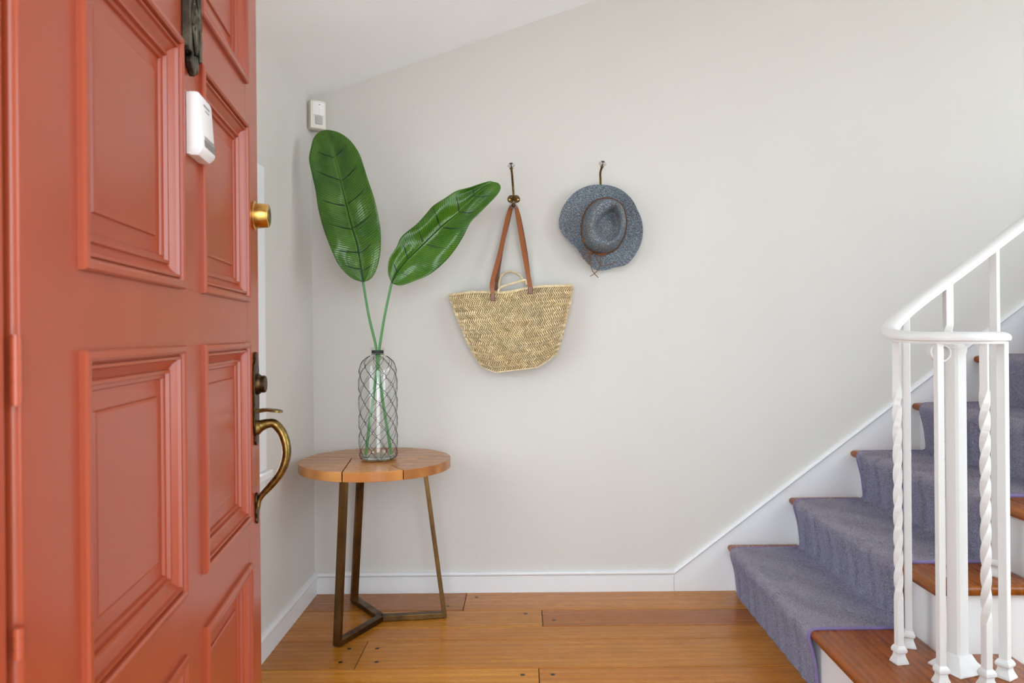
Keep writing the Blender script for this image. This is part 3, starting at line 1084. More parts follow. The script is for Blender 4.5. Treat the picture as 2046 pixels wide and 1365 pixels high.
for zz in (0.372,):
    nw.tube([wpt(2 * PI * k / 24, zz) for k in range(24)], 0.0009, 5, closed=True)
nw.build('wire_netting', M['wire'], vz, True, autosmooth=60)


# ------------------------------------------------------------------ two large artificial leaves
def leaf(label, mid, left, right, veinsL, veinsR, Yb, Yt, stem_pts, ripple, seed):
    q = lambda p, Y: at(560 + p[0] / 2.844, 240 + p[1] / 2.844, Y)
    NT_, NS = 60, 12

    def resample(pts, n):
        c = catmull([Vector((a, b, 0)) for a, b in pts], 240)
        d = [0.0]
        for i in range(1, len(c)):
            d.append(d[-1] + (c[i] - c[i - 1]).length)
        return [(float(np.interp(d[-1] * k / (n - 1), d, [p.x for p in c])), float(np.interp(d[-1] * k / (n - 1), d, [p.y for p in c]))) for k in range(n)]
    m_, l_, r_ = resample(mid, NT_), resample(left, NT_), resample(right, NT_)
    rs = random.Random(seed)
    ph = [rs.uniform(0, 6.28) for _ in range(6)]
    verts, uv = [], []
    grid = []
    for i in range(NT_):
        t = i / (NT_ - 1)
        Y0 = Yb + (Yt - Yb) * t
        row = []
        for k in range(-NS, NS + 1):
            s = k / NS
            e = l_[i] if s < 0 else r_[i]
            a = abs(s)
            px = m_[i][0] + (e[0] - m_[i][0]) * a
            py = m_[i][1] + (e[1] - m_[i][1]) * a
            env = math.sin(PI * min(1, t * 1.02)) ** 0.5 if 0 < t < 1 else 0
            sd = 0 if s < 0 else 1
            dep = -0.050 * env * a * (1 - 0.45 * a) * (1 if s < 0 else 0.9)
            dep += ripple * env * a * (math.sin(13 * t + ph[sd]) + 0.6 * math.sin(24 * t + ph[2 + sd] + 2 * a))
            dep += 0.008 * env * math.sin(2.4 * PI * a) * math.sin(9 * t + ph[4 + sd])
            row.append(len(verts))
            verts.append(q((px, py), Y0 + dep))
            uv.append((s, t))
        grid.append(row)
    faces = [(grid[i][k], grid[i][k + 1], grid[i + 1][k + 1], grid[i + 1][k]) for i in range(NT_ - 1) for k in range(2 * NS)]
    base = q(mid[0], Yb)
    root = thing('leaf_stem', stem_pts[-1], label, 'artificial leaf', 'artificial leaves in the bottle vase')
    me = bpy.data.meshes.new('blade')
    me.from_pydata(verts, [], faces)
    ul = me.uv_layers.new(name='UVMap')
    for lp_ in me.loops:
        ul.data[lp_.index].uv = uv[lp_.vertex_index]
    me.materials.append(M['leaf'])
    me.polygons.foreach_set('use_smooth', [True] * len(me.polygons))
    bl = bpy.data.objects.new('blade', me)
    COL.objects.link(bl)
    adopt(bl, root)
    sm = bl.modifiers.new('thickness', 'SOLIDIFY')
    sm.thickness = 0.0012
    sm.offset = 0
    V = np.array([tuple(v) for v in verts])

    def front(p):
        """point on the blade's front under a measured position"""
        w = q(p, (Yb + Yt) / 2)
        d = (V[:, 0] / V[:, 1] - w.x / w.y) ** 2 + ((V[:, 2] - CAM_H) / V[:, 1] - (w.z - CAM_H) / w.y) ** 2
        i = np.argsort(d)[:4]
        ww = 1 / (d[i] + 1e-9)
        return q(p, float((V[i, 1] * ww).sum() / ww.sum()) - 0.0012)
    mp = [Vector(verts[grid[i][NS]]) + Vector((0, -0.001, 0)) for i in range(0, NT_ - 2)]
    G().tube(mp, [0.0030 * (1 - i / len(mp)) + 0.0007 for i in range(len(mp))], 6).build('midrib', M['leafvein'], bl, True)
    for a, b in veinsL + veinsR:
        c = ((a[0] + b[0]) / 2 + 3, (a[1] + b[1]) / 2 + 4)
        pts = [front(p) for p in catmull([Vector((*a, 0)), Vector((*c, 0)), Vector((*b, 0))], 7) for p in [(p.x, p.y)]]
        G().tube(pts, [0.0008, 0.0013, 0.0016, 0.0018, 0.0019, 0.0019, 0.0019], 5).build('side_vein', M['leafvein'], bl, True)
    sp = catmull([base + Vector((0, 0.001, 0))] + stem_pts, 30)
    G().tube(sp, [0.0042 + 0.0008 * i / 29 for i in range(30)], 10).build('stem', M['stem'], root, True)
    return root


neck = VC + Vector((0, 0, 0.38))
leaf('upright broad banana leaf standing in the bottle vase, near the wall corner',
     [(470, 921), (440, 720), (410, 615), (378, 490), (343, 350), (308, 215), (275, 100), (262, 56)],
     [(470, 922), (400, 895), (330, 820), (275, 700), (240, 600), (215, 500), (200, 400), (180, 310), (163, 220), (175, 150), (190, 100), (222, 66), (262, 55)],
     [(470, 922), (510, 905), (542, 860), (566, 770), (572, 660), (560, 560), (535, 450), (495, 330), (455, 205), (410, 130), (360, 85), (310, 62), (262, 55)],
     [((212, 180), (303, 211)), ((207, 290), (337, 339)), ((235, 455), (368, 486)), ((280, 590), (408, 620)), ((335, 740), (443, 751)), ((380, 830), (452, 845))],
     [((375, 140), (311, 204)), ((432, 262), (350, 342)), ((478, 390), (386, 472)), ((510, 540), (415, 612)), ((515, 700), (450, 755)), ((520, 820), (462, 855))],
     2.66, 2.74, [at(736.5, 630, 2.655), neck + Vector((-0.006, 0, 0.02)), neck + Vector((-0.003, 0.002, -0.03)), VC + Vector((0.020, 0.004, 0.18)), VC + Vector((0.044, 0.006, 0.016))], 0.0060, 3)
leaf('slanting narrow banana leaf in the bottle vase, its tip reaching toward the coat hook',
     [(632, 925), (660, 872), (720, 795), (810, 708), (910, 610), (1015, 522), (1095, 438), (1160, 382), (1208, 351)],
     [(632, 925), (614, 880), (612, 820), (625, 775), (660, 722), (690, 660), (775, 590), (830, 530), (870, 485), (940, 440), (1000, 402), (1080, 380), (1140, 360), (1190, 346), (1210, 351)],
     [(632, 927), (680, 940), (760, 915), (850, 875), (930, 810), (990, 740), (1040, 660), (1080, 582), (1120, 540), (1160, 500), (1205, 455), (1240, 415), (1253, 382), (1240, 358), (1212, 351)],
     [((700, 710), (724, 789)), ((775, 600), (809, 690)), ((870, 505), (910, 608)), ((998, 430), (1015, 516)), ((1093, 392), (1098, 432)), ((645, 815), (662, 865))],
     [((945, 730), (832, 706)), ((1025, 615), (925, 610)), ((1110, 520), (1020, 522)), ((1185, 430), (1105, 431)), ((728, 880), (685, 868))],
     2.645, 2.70, [at(768.5, 630, 2.645), neck + Vector((0.008, 0, 0.02)), neck + Vector((0.004, -0.004, -0.03)), VC + Vector((-0.022, -0.004, 0.18)), VC + Vector((-0.044, -0.006, 0.016))], 0.0045, 11)


# ------------------------------------------------------------------ coat hooks
def hook(x, z, label, bend):
    """(x, z): middle of the wall plate"""
    root = thing('coat_hook', (x, YB, z - 0.03), label, 'coat hook', 'coat hooks on the back wall')
    pl = []
    for k in range(40):
        a = 2 * PI * k / 40
        r = 0.0125 + 0.0125 * abs(math.cos(a)) ** 1.3
        pl.append((r * math.cos(a), 0.9 * r * math.sin(a) if math.sin(a) < 0 else 1.15 * r * math.sin(a)))
    wp = G().prism(pl, lambda p: (x + p[0], YB, z + p[1]), lambda p: (x + p[0] * 0.90, YB - 0.004, z + p[1] * 0.90)).build('wall_plate', M['darkbrass'], root)
    for s in (-1, 1):
        G().lathe([(0.0042, 0), (0.0040, 0.0018), (0.002, 0.0026)], frame=(Vector((x + s * 0.0165, YB - 0.004, z - 0.001)), Vector((1, 0, 0)), Vector((0, 0, 1)), Vector((0, -1, 0))), seg=12).build('screw', M['brass'], wp, True)
    up = catmull([Vector((x, YB - 0.003, z)), Vector((x - 0.000, YB - 0.016, z + 0.008)), Vector((x - 0.001, YB - 0.024, z + 0.03)), Vector((x - 0.003, YB - 0.034, z + 0.06)), Vector((x - 0.005, YB - 0.052, z + 0.088)), Vector((x - 0.006 + bend, YB - 0.066, z + 0.106))], 24)
    G().tube(up, [0.0085, 0.008, 0.0065, 0.0055] + [0.0042] * 20, 12).build('long_prong', M['antique'], root, True)
    tip = up[-1]
    ez = (up[-1] - up[-3]).normalized()
    ez = (ez + Vector((0, 0, 0.8))).normalized()
    ex = Vector((1, 0, 0))
    ey = ez.cross(ex).normalized()
    ex = ey.cross(ez).normalized()
    fr = (tip, ex, ey, ez)
    G().lathe([(0.0045, -0.002), (0.0072, 0.001), (0.0072, 0.003), (0.0050, 0.004)], frame=fr, seg=16).build('collar', M['antique'], root, True)
    cr = G().lathe([(0.006, 0.004), (0.0135, 0.0085), (0.0155, 0.0125), (0.0125, 0.0175), (0.006, 0.0205)], frame=fr, seg=8).build('crystal_knob', M['crystal'], root)
    G().lathe([(0.0075, 0.0200), (0.0065, 0.0225), (0.002, 0.0240)], frame=fr, seg=16).build('knob_cap', M['darkbrass'], cr, True)
    G().tube([tip + ez * 0.003, tip + ez * 0.020], 0.0028, 8).build('knob_pin', M['darkbrass'], cr, True)
    lo = catmull([Vector((x, YB - 0.003, z - 0.006)), Vector((x, YB - 0.016, z - 0.026)), Vector((x, YB - 0.034, z - 0.036)), Vector((x, YB - 0.052, z - 0.0335))], 16)
    G().tube(lo, [0.0065] * 3 + [0.0048] * 13, 12).build('short_prong', M['antique'], root, True)
    fr2 = (lo[-1], Vector((1, 0, 0)), Vector((0, 0, 1)), Vector((0, -1, 0)))
    c2 = G()
    rings = []
    for (r0, r1, h) in ((0.006, 0.006, 0.000), (0.0165, 0.010, 0.005), (0.0185, 0.0115, 0.0085), (0.013, 0.009, 0.013), (0.0075, 0.0075, 0.0155)):
        rings.append([fr2[0] + fr2[1] * ((r0 if k % 2 == 0 else r1) * math.cos(2 * PI * k / 16)) + fr2[2] * ((r0 if k % 2 == 0 else r1) * math.sin(2 * PI * k / 16)) + fr2[3] * h for k in range(16)])
    c2 = c2.loft(rings).build('crystal_knob', M['crystal'], root)
    G().lathe([(0.0078, 0.0145), (0.0080, 0.0165), (0.0055, 0.0185), (0.002, 0.0190)], frame=fr2, seg=16).build('knob_cap', M['darkbrass'], c2, True)
    G().tube([fr2[0], fr2[0] + Vector((0, -0.015, 0))], 0.003, 8).build('knob_pin', M['darkbrass'], c2, True)
    return root


HZ = 1.541
HX = -0.032
hook(HX, HZ, 'brass coat hook with crystal knobs holding the leather bag straps', -0.001)
hook(0.309, HZ + 0.004, 'brass coat hook with a crystal knob showing above the blue hat', 0.006)

# ------------------------------------------------------------------ woven straw bag
bagL = [(896, 591), (909, 624), (921.5, 654), (935, 684.6), (948, 708), (962, 728)]
bagR = [(1144.6, 571), (1140.5, 601.5), (1132, 635), (1125, 663), (1118.5, 688), (1110, 710)]
tt = [0, 0.2, 0.4, 0.6, 0.8, 1.0]
bag = thing('straw_bag', at(1035, 740, 2.87), 'woven straw market bag hanging by tan leather straps from a brass hook', 'bag')
BL = [at(u, v, 2.875) for u, v in bagL]
BR = [at(u, v, 2.875) for u, v in bagR]


def bag_pt(phi, t, lift=0.0):
    a = Vector((interp(tt, [p.x for p in BL], t), 0, interp(tt, [p.z for p in BL], t)))
    b = Vector((interp(tt, [p.x for p in BR], t), 0, interp(tt, [p.z for p in BR], t)))
    c, h = (a + b) / 2, (b - a) / 2
    d = interp([0, 0.35, 0.75, 1.0], [0.048, 0.062, 0.068, 0.060], t)
    front = -math.sin(phi)                       # phi in (0, pi): the side away from the wall
    ex = 0.66
    front = math.copysign(abs(front) ** 0.70, front)
    cs = math.copysign(abs(math.cos(phi)) ** ex, math.cos(phi))
    sag = interp([0, 0.3, 0.6, 0.8, 1.0], [-0.005, 0.004, 0.014, 0.024, 0.035], t)
    sag *= min(1, max(0, (1 - abs(cs + 0.06)) / 0.46)) ** 0.8 if front < 0 else 0
    dip = interp([0, 0.35], [0.012, 0], t) * math.exp(-((cs + 0.10) / 0.30) ** 2)
    n = Vector((math.cos(phi) * 0.4, front, 0)).normalized()
    yc = YB - 0.004 - d
    p = Vector((c.x + h.x * cs, yc + d * front, c.z + h.z * cs - sag - dip))
    return p + n * lift


NPH, NTB = 192, 22
rings = [[bag_pt(2 * PI * k / NPH, t / NTB, -0.002) for k in range(NPH)] for t in range(NTB + 1)]
ctr = bag_pt(PI / 2, 1.0) * 0.5 + bag_pt(-PI / 2, 1.0) * 0.5
rings.append([ctr + (p - ctr) * 0.62 + Vector((0, 0, -0.0005)) for p in rings[-1]])
gb = G()
gb.loft(rings, cap=False)
gb.f.append(tuple(range((len(rings) - 1) * NPH, len(rings) * NPH)))
bd = gb.build('woven_body', M['strawdk'], bag, True, autosmooth=50)
sol = bd.modifiers.new('thickness', 'SOLIDIFY')
sol.thickness = 0.003
st = G()
shade = []
NR = 21
for r in range(NR):
    t0, t1 = r / NR * 0.985 + 0.012, (r + 1) / NR * 0.985 + 0.012
    tm = (t0 + t1) / 2
    # arc length table of this row
    NQ = 900
    ps = [bag_pt(2 * PI * k / NQ, tm) for k in range(NQ + 1)]
    cum = [0.0]
    for k in range(NQ):
        cum.append(cum[-1] + (ps[k + 1] - ps[k]).length)
    per = cum[-1]
    frac = [i / NQ for i in range(NQ + 1)]
    nst = int(per / 0.0086)
    sgn = 1 if r % 2 == 0 else -1
    slant = 0.0058
    for k in range(nst):
        s0 = (k + 0.5) / nst * per
        phs = lambda s: 2 * PI * float(np.interp(s % per, cum, frac))
        hw = 0.0033
        dt = (t1 - t0) * 0.58
        ta, tb_ = tm - dt, tm + dt
        jz = random.uniform(-0.0004, 0.0005)
        A = [bag_pt(phs(s0 - sgn * slant - hw * 0.5), ta, 0.0002), bag_pt(phs(s0 - sgn * slant + hw * 0.6), ta, 0.0002),
             bag_pt(phs(s0 + hw * 1.05), tm, 0.0006), bag_pt(phs(s0 + sgn * slant + hw * 0.5), tb_, 0.0002), bag_pt(phs(s0 + sgn * slant - hw * 0.6), tb_, 0.0002), bag_pt(phs(s0 - hw * 1.05), tm, 0.0006)]
        B = [bag_pt(phs(s0 - sgn * slant * 0.55), tm - dt * 0.5, 0.0048 + jz), bag_pt(phs(s0 + sgn * slant * 0.55), tm + dt * 0.5, 0.0048 + jz)]
        shade += [random.gauss(1.0, 0.14) * (1 + 0.05 * math.sin(r * 2.1))] * 8
        st.add(A + B, [(0, 1, 6), (1, 2, 6), (2, 7, 6), (2, 3, 7), (3, 4, 7), (4, 5, 7), (5, 6, 7), (5, 0, 6)])
so = st.build('herringbone_strands', M['strand'], bd, True, kind='stuff', autosmooth=60)
ca_ = so.data.color_attributes.new('shade', 'FLOAT_COLOR', 'POINT')
ca_.data.foreach_set('color', np.repeat(np.array(shade, dtype=np.float32)[:, None], 4, 1).ravel())
# rim braid
rb = G()
rq = [bag_pt(2 * PI * k / 960, 0.0) + Vector((0, 0, 0.001)) for k in range(961)]
rl = np.concatenate([[0], np.cumsum([(rq[k + 1] - rq[k]).length for k in range(960)])])
rp = [Vector([float(np.interp(rl[-1] * k / 120, rl, [p[i] for p in rq])) for i in range(3)]) for k in range(120)]
rb.tube(rp, 0.0052, 8, closed=True)
for k in range(120):
    p, q = rp[k], rp[(k + 1) % 120]
    dvv = (q - p)
    rb.tube([p - dvv * 0.3 + Vector((0, 0, -0.0045)), p + dvv * 0.35 + Vector((0, -0.0052 if k < 60 else 0.0052, 0.0)), p + dvv * 0.9 + Vector((0, 0, 0.0050))], [0.0012, 0.0026, 0.0012], 5)
rb.build('rim_braid', M['straw'], bag, True, autosmooth=70)
eb = G()
ep = [bag_pt(PI * k / 60, 1.0) for k in range(61)]
eb.tube(ep, 0.0024, 6)
eb.build('base_seam', M['straw'], bag, True)


def rope(pts, r=0.0042, n=40):
    c = catmull(pts, n)
    g_ = G()
    g_.tube(c, r, 8)
    for i in range(0, n - 1):
        a, b = c[i], c[i + 1]
        d = b - a
        g_.tube([a + Vector((0, -r * 0.8, -r * 0.5)), a + d * 0.5 + Vector((0, -r * 1.02, 0)), b + Vector((0, -r * 0.8, r * 0.5))], [0.0008, 0.0017, 0.0008], 5)
    return g_.build('rope_handle', M['straw'], bag, True, autosmooth=60)


zq = lambda x, y, Y: at(880 + x / 6.5, 540 + y / 6.5, Y)
rope([zq(765, 265, 2.925), zq(762, 180, 2.925), zq(790, 80, 2.925), zq(880, 18, 2.92), zq(980, 35, 2.92), zq(1050, 95, 2.925), zq(1080, 170, 2.93)])
rope([zq(745, 300, 2.838), zq(765, 235, 2.836), zq(850, 195, 2.83), zq(960, 165, 2.83), zq(1060, 135, 2.83), zq(1105, 128, 2.835), zq(1120, 190, 2.838)], 0.0040)


def ribbon(name, pts, w, th_, mat, n=50, wide=None):
    c = catmull(pts, n)
    rings = []
    for i, p in enumerate(c):
        t = (c[min(i + 1, n - 1)] - c[max(i - 1, 0)]).normalized()
        f = i / (n - 1)
        wd = Vector((1, 0, 0)) if wide is None else wide(f)
        sd = (wd - t * wd.dot(t)).normalized()
        nn = t.cross(sd).normalized()
        rings.append([p + sd * (a * w / 2) + nn * (b * th_ / 2) for a, b in ((-1, -1), (1, -1), (1, 1), (-1, 1))])
    return bevel(G().loft(rings).build(name, mat, bag, True, autosmooth=40), 0.0005, 1)


HK = Vector((HX, YB - 0.036, HZ - 0.0290))


def widedir(f):
    # flat to the wall at the bag, turning to lie flat over the prong at the top
    m = math.exp(-((f - 0.5) / 0.10) ** 2)
    return Vector((1 - m, m * 1.2, 0)).normalized()


ribbon('leather_strap', [zq(680, 300, 2.829), zq(668, 200, 2.832), zq(690, 80, 2.842), at(1000, 500, 2.865), at(1013, 440, 2.895), HK + Vector((-0.010, 0.002, -0.006)), HK + Vector((0, 0, 0.0035)), HK + Vector((0.010, 0.002, -0.006)),
                         at(1036, 440, 2.895), at(1046, 500, 2.862), zq(1130, 20, 2.84), zq(1152, 130, 2.834), zq(1168, 230, 2.829)], 0.0168, 0.0022, M['leather'], 90, widedir)
HK2 = HK + Vector((0, 0.012, 0.002))
ribbon('leather_strap', [zq(725, 262, 2.935), zq(735, 160, 2.935), zq(740, 60, 2.93), at(1003, 490, 2.925), at(1015, 440, 2.922), HK2 + Vector((-0.009, 0, -0.006)), HK2 + Vector((0, 0, 0.0035)), HK2 + Vector((0.009, 0, -0.006)),
                         at(1039, 445, 2.922), at(1049, 500, 2.925), zq(1140, 60, 2.935), zq(1150, 150, 2.935), zq(1150, 200, 2.935)], 0.0165, 0.0022, M['leatherdk'], 90, widedir)
for cx, cy in ((680, 350), (1168, 262)):
    c = zq(cx, cy, 2.826)
    pa = G()
    pa.box((c.x - 0.0092, c.y - 0.0016, c.z - 0.0135), (c.x + 0.0092, c.y + 0.0016, c.z + 0.0135))
    po = bevel(pa.build('strap_patch', M['leatherdk'], bag), 0.0008)
    for sx in (-1, 1):
        for k in range(4):
            z = c.z - 0.009 + k * 0.006
            G().tube([(c.x + sx * 0.0030 - 0.0014, c.y - 0.0019, z), (c.x + sx * 0.0030 + 0.0014, c.y - 0.0019, z + 0.0035)], 0.0007, 5).build('stitch', M['thread'], po)

# ------------------------------------------------------------------ braided straw hat
hz = lambda x, y: (1100 + x / 5.46, 310 + y / 5.46)
hat = thing('straw_hat', at(*hz(600, 760), 2.93), 'blue grey braided straw hat with brown cord band hanging on the wall', 'hat')
cen = (600, 770)
brim = [(550, 328), (420, 338), (280, 400), (150, 550), (92, 720), (100, 800), (150, 880), (220, 950), (290, 1020), (350, 1110), (430, 1190), (480, 1250), (580, 1252), (700, 1215), (830, 1190), (900, 1110), (960, 1010), (1000, 850), (990, 720), (940, 600), (870, 470), (780, 390), (660, 340)]
base = [(590, 478), (510, 490), (400, 590), (352, 720), (345, 850), (368, 950), (420, 1020), (500, 1065), (600, 1072), (700, 1030), (770, 930), (812, 800), (810, 660), (770, 545), (680, 485)]
ridge = [(600, 500), (530, 560), (470, 680), (450, 780), (470, 880), (540, 940), (620, 960), (710, 925), (770, 840), (795, 720), (785, 610), (750, 535), (690, 498)]
dent = [(672, 560), (600, 610), (525, 680), (486, 760), (500, 840), (560, 905), (630, 930), (700, 900), (745, 820), (758, 720), (742, 620), (712, 556)]
dcen = (630, 775)


def polar(pts, c, n=120):
    an = np.array([math.atan2(y - c[1], x - c[0]) for x, y in pts])
    rr = np.array([math.hypot(x - c[0], y - c[1]) for x, y in pts])
    o_ = np.argsort(an)
    an, rr = an[o_], rr[o_]
    an = np.concatenate([an[-3:] - 2 * PI, an, an[:3] + 2 * PI])
    rr = np.concatenate([rr[-3:], rr, rr[:3]])
    th_ = np.linspace(-PI, PI, n, endpoint=False)
    r = np.interp(th_, an, rr)
    k = np.array([1, 2, 3, 2, 1]) / 9
    r = sum(k[i] * np.roll(r, i - 2) for i in range(5))
    return [(c[0] + r[i] * math.cos(th_[i]), c[1] + r[i] * math.sin(th_[i])) for i in range(n)], th_


NA = 144
Pb, TH = polar(brim, cen, NA)
Pc, _ = polar(base, cen, NA)
Pr, _ = polar(ridge, dcen, NA)
Pd, _ = polar(dent, dcen, NA)
hv, huv, hrings = [], [], []


def brimdepth(th_, f):
    # lower left of the brim curls forward, the rest leans softly on the wall
    d = 2.898 - 0.010 * math.cos(2 * (th_ - 0.4)) * f
    d -= 0.040 * f ** 2 * math.exp(-((math.atan2(math.sin(th_ - 2.35), math.cos(th_ - 2.35))) / 0.5) ** 2)
    d -= 0.014 * f ** 2 * math.exp(-((math.atan2(math.sin(th_ - 1.15), math.cos(th_ - 1.15))) / 0.45) ** 2)
    d += 0.004 * f ** 2 * math.exp(-((math.atan2(math.sin(th_ + 1.6), math.cos(th_ + 1.6))) / 0.8) ** 2)
    return d


def addring(fn, arc, braid=True):
    idx = []
    for i in range(NA):
        x, y, d = fn(i)
        idx.append(len(hv))
        hv.append(at(*hz(x, y), d))
        huv.append((i / NA, arc))
    hrings.append(idx)


NB = 48
for k in range(NB + 1):
    f = 1 - k / NB
    rip = 0.0009 * (1 if k % 2 else -1)
    addring(lambda i: (Pc[i][0] + (Pb[i][0] - Pc[i][0]) * f, Pc[i][1] + (Pb[i][1] - Pc[i][1]) * f, brimdepth(TH[i], f) + rip), k / NB)
NCW = 30
for k in range(1, NCW + 1):
    f = k / NCW
    e = f ** 1.25
    rip = 0.9 * (1 if k % 2 else -1)
    addring(lambda i: (Pc[i][0] + (Pr[i][0] - Pc[i][0]) * e + rip * math.cos(TH[i]), Pc[i][1] + (Pr[i][1] - Pc[i][1]) * e + rip * math.sin(TH[i]), 2.898 - 0.100 * math.sin(f * PI / 2)), 1 + f * 0.6)
for k in range(1, 9):
    f = k / 8
    rip = 0.0006 * (1 if k % 2 else -1)
    addring(lambda i: (Pr[i][0] + (Pd[i][0] - Pr[i][0]) * f, Pr[i][1] + (Pd[i][1] - Pr[i][1]) * f, 2.798 + 0.003 * f + 0.015 * f * f + rip), 1.6 + f * 0.2)
NDI = 24
for k in range(1, NDI + 1):
    f = k / NDI * 0.985
    rip = 0.0008 * (1 if k % 2 else -1)
    addring(lambda i: (Pd[i][0] + (dcen[0] - Pd[i][0]) * f, Pd[i][1] + (dcen[1] - Pd[i][1]) * f,
                       2.816 + 0.034 * math.sin(min(1, f * 2.6) * PI / 2) * (1 - 0.45 * f) + 0.026 * math.sin(PI * min(1, f * 1.4)) * math.exp(-((TH[i] + 1.15) / 0.6) ** 2) + rip), 1.8 + f * 0.5)
hf = []
for a in range(len(hrings) - 1):
    for i in range(NA):
        j = (i + 1) % NA
        hf.append((hrings[a][i], hrings[a][j], hrings[a + 1][j], hrings[a + 1][i]))
hf.append(tuple(hrings[-1]))
me = bpy.data.meshes.new('braided_straw')
me.from_pydata(hv, [], hf)
ul = me.uv_layers.new(name='UVMap')
for lp_ in me.loops:
    ul.data[lp_.index].uv = huv[lp_.vertex_index]
me.materials.append(M['hat'])
me.polygons.foreach_set('use_smooth', [True] * len(me.polygons))
ho = bpy.data.objects.new('braided_straw', me)
COL.objects.link(ho)
adopt(ho, hat)
sm = ho.modifiers.new('thickness', 'SOLIDIFY')
sm.thickness = 0.0022
sm.offset = 0
edge = [Vector(hv[i]) for i in hrings[0]]
G().tube(edge, 0.0024, 6, closed=True).build('brim_edge', M['hat'], ho, True)
bandp = [at(*hz(Pc[i][0] + (Pr[i][0] - Pc[i][0]) * 0.03 + 6 * math.cos(TH[i]), Pc[i][1] + (Pr[i][1] - Pc[i][1]) * 0.03 + 6 * math.sin(TH[i])), 2.8895) for i in range(NA)]
hb = G().tube(bandp, 0.0034, 8, closed=True).build('cord_band', M['cord'], hat, True)
bg2 = G()
for i in range(0, NA):
    p = bandp[i]
    o_ = Vector((math.cos(TH[i]) * 0.0016, -0.0030, -math.sin(TH[i]) * 0.0016))
    q = p + o_
    bg2.add([q + Vector(d) * 0.0016 for d in ((1, 0, 0), (-1, 0, 0), (0, 1, 0), (0, -1, 0), (0, 0, 1), (0, 0, -1))],
            [(0, 2, 4), (2, 1, 4), (1, 3, 4), (3, 0, 4), (2, 0, 5), (1, 2, 5), (3, 1, 5), (0, 3, 5)])
bg2.build('bead_chain', M['bead'], hb, True, kind='stuff')
for a, b in (((352, 905), (388, 955)), ((528, 1075), (600, 1078))):
    G().tube([at(*hz(*a), 2.8835), at(*hz((a[0] + b[0]) / 2, (a[1] + b[1]) / 2), 2.8815), at(*hz(*b), 2.8835)], [0.0050, 0.0056, 0.0050], 8).build('leather_slide', M['leather'], hb, True)


def string(pts, Y=2.896, r=0.0013):
    q = [at(*hz(*p[:2]), (p[2] if len(p) > 2 else Y) - 0.020) for p in pts]
    return G().tube(catmull(q, 24), r, 6).build('suede_string', M['cord'], hb, True)


string([(440, 1060), (428, 1110), (436, 1190), (462, 1270), (520, 1336)], 2.868, 0.0016)
string([(520, 1080), (545, 1150), (530, 1230), (480, 1290), (430, 1322)], 2.868, 0.0015)
string([(430, 1065), (380, 1035), (325, 1040), (350, 1052), (430, 1068)], 2.872)
string([(430, 1065), (370, 1085), (355, 1130), (390, 1120), (435, 1070)], 2.868)
string([(440, 1065), (410, 1110), (400, 1165), (420, 1190), (440, 1180)], 2.866)
string([(470, 1070), (500, 1120), (540, 1190), (620, 1200), (720, 1165)], 2.878)
string([(480, 1065), (530, 1090), (560, 1120), (610, 1140)], 2.884)
string([(490, 1060), (540, 1065), (570, 1090), (520, 1085), (470, 1068)], 2.894)
G().lathe([(0.001, -0.005), (0.0055, -0.003), (0.0062, 0.0), (0.0055, 0.003), (0.001, 0.005)], at(*hz(448, 1062), 2.873), seg=10).build('knot', M['cord'], hb, True)

# ------------------------------------------------------------------ staircase
YN, YW = 1.93, YB - 0.0115           # near side of the steps, far side at the skirt board
TTK, OVER = 0.028, 0.030
stair = thing('staircase', (1.9, 2.4, 0), 'straight staircase of brown wooden treads and white risers against the wall', 'staircase')


def rounded_edge_tread(name, poly, z, parent, mat):
    """slab with a half-round nosing all round"""
    c = Vector((sum(p[0] for p in poly) / len(poly), sum(p[1] for p in poly) / len(poly)))
    n = len(poly)
    nr = []
    for i in range(n):
        a, b, d = Vector(poly[i - 1]), Vector(poly[i]), Vector(poly[(i + 1) % n])
        e1_, e2_ = (b - a).normalized(), (d - b).normalized()
        n1, n2 = Vector((e1_.y, -e1_.x)), Vector((e2_.y, -e2_.x))
        m_ = (n1 + n2)
        m_ = m_ / max(0.3, m_.dot(n1)) if m_.length > 1e-6 else n1
        nr.append(m_)
    rings = []
    h = TTK / 2
    for k in range(9):
        a = PI / 2 - PI * k / 8
        off = h * 0.85 * (math.cos(a) - 1)
        rings.append([(poly[i][0] + nr[i].x * off, poly[i][1] + nr[i].y * off, z - h + h * math.sin(a)) for i in range(n)])
    return G().loft(rings).build(name, mat, parent, True, autosmooth=50)


def arc(cx, cy, r, a0, a1, n):
    return [(cx + r * math.cos(math.radians(a0 + (a1 - a0) * k / n)), cy + r * math.sin(math.radians(a0 + (a1 - a0) * k / n))) for k in range(n + 1)]


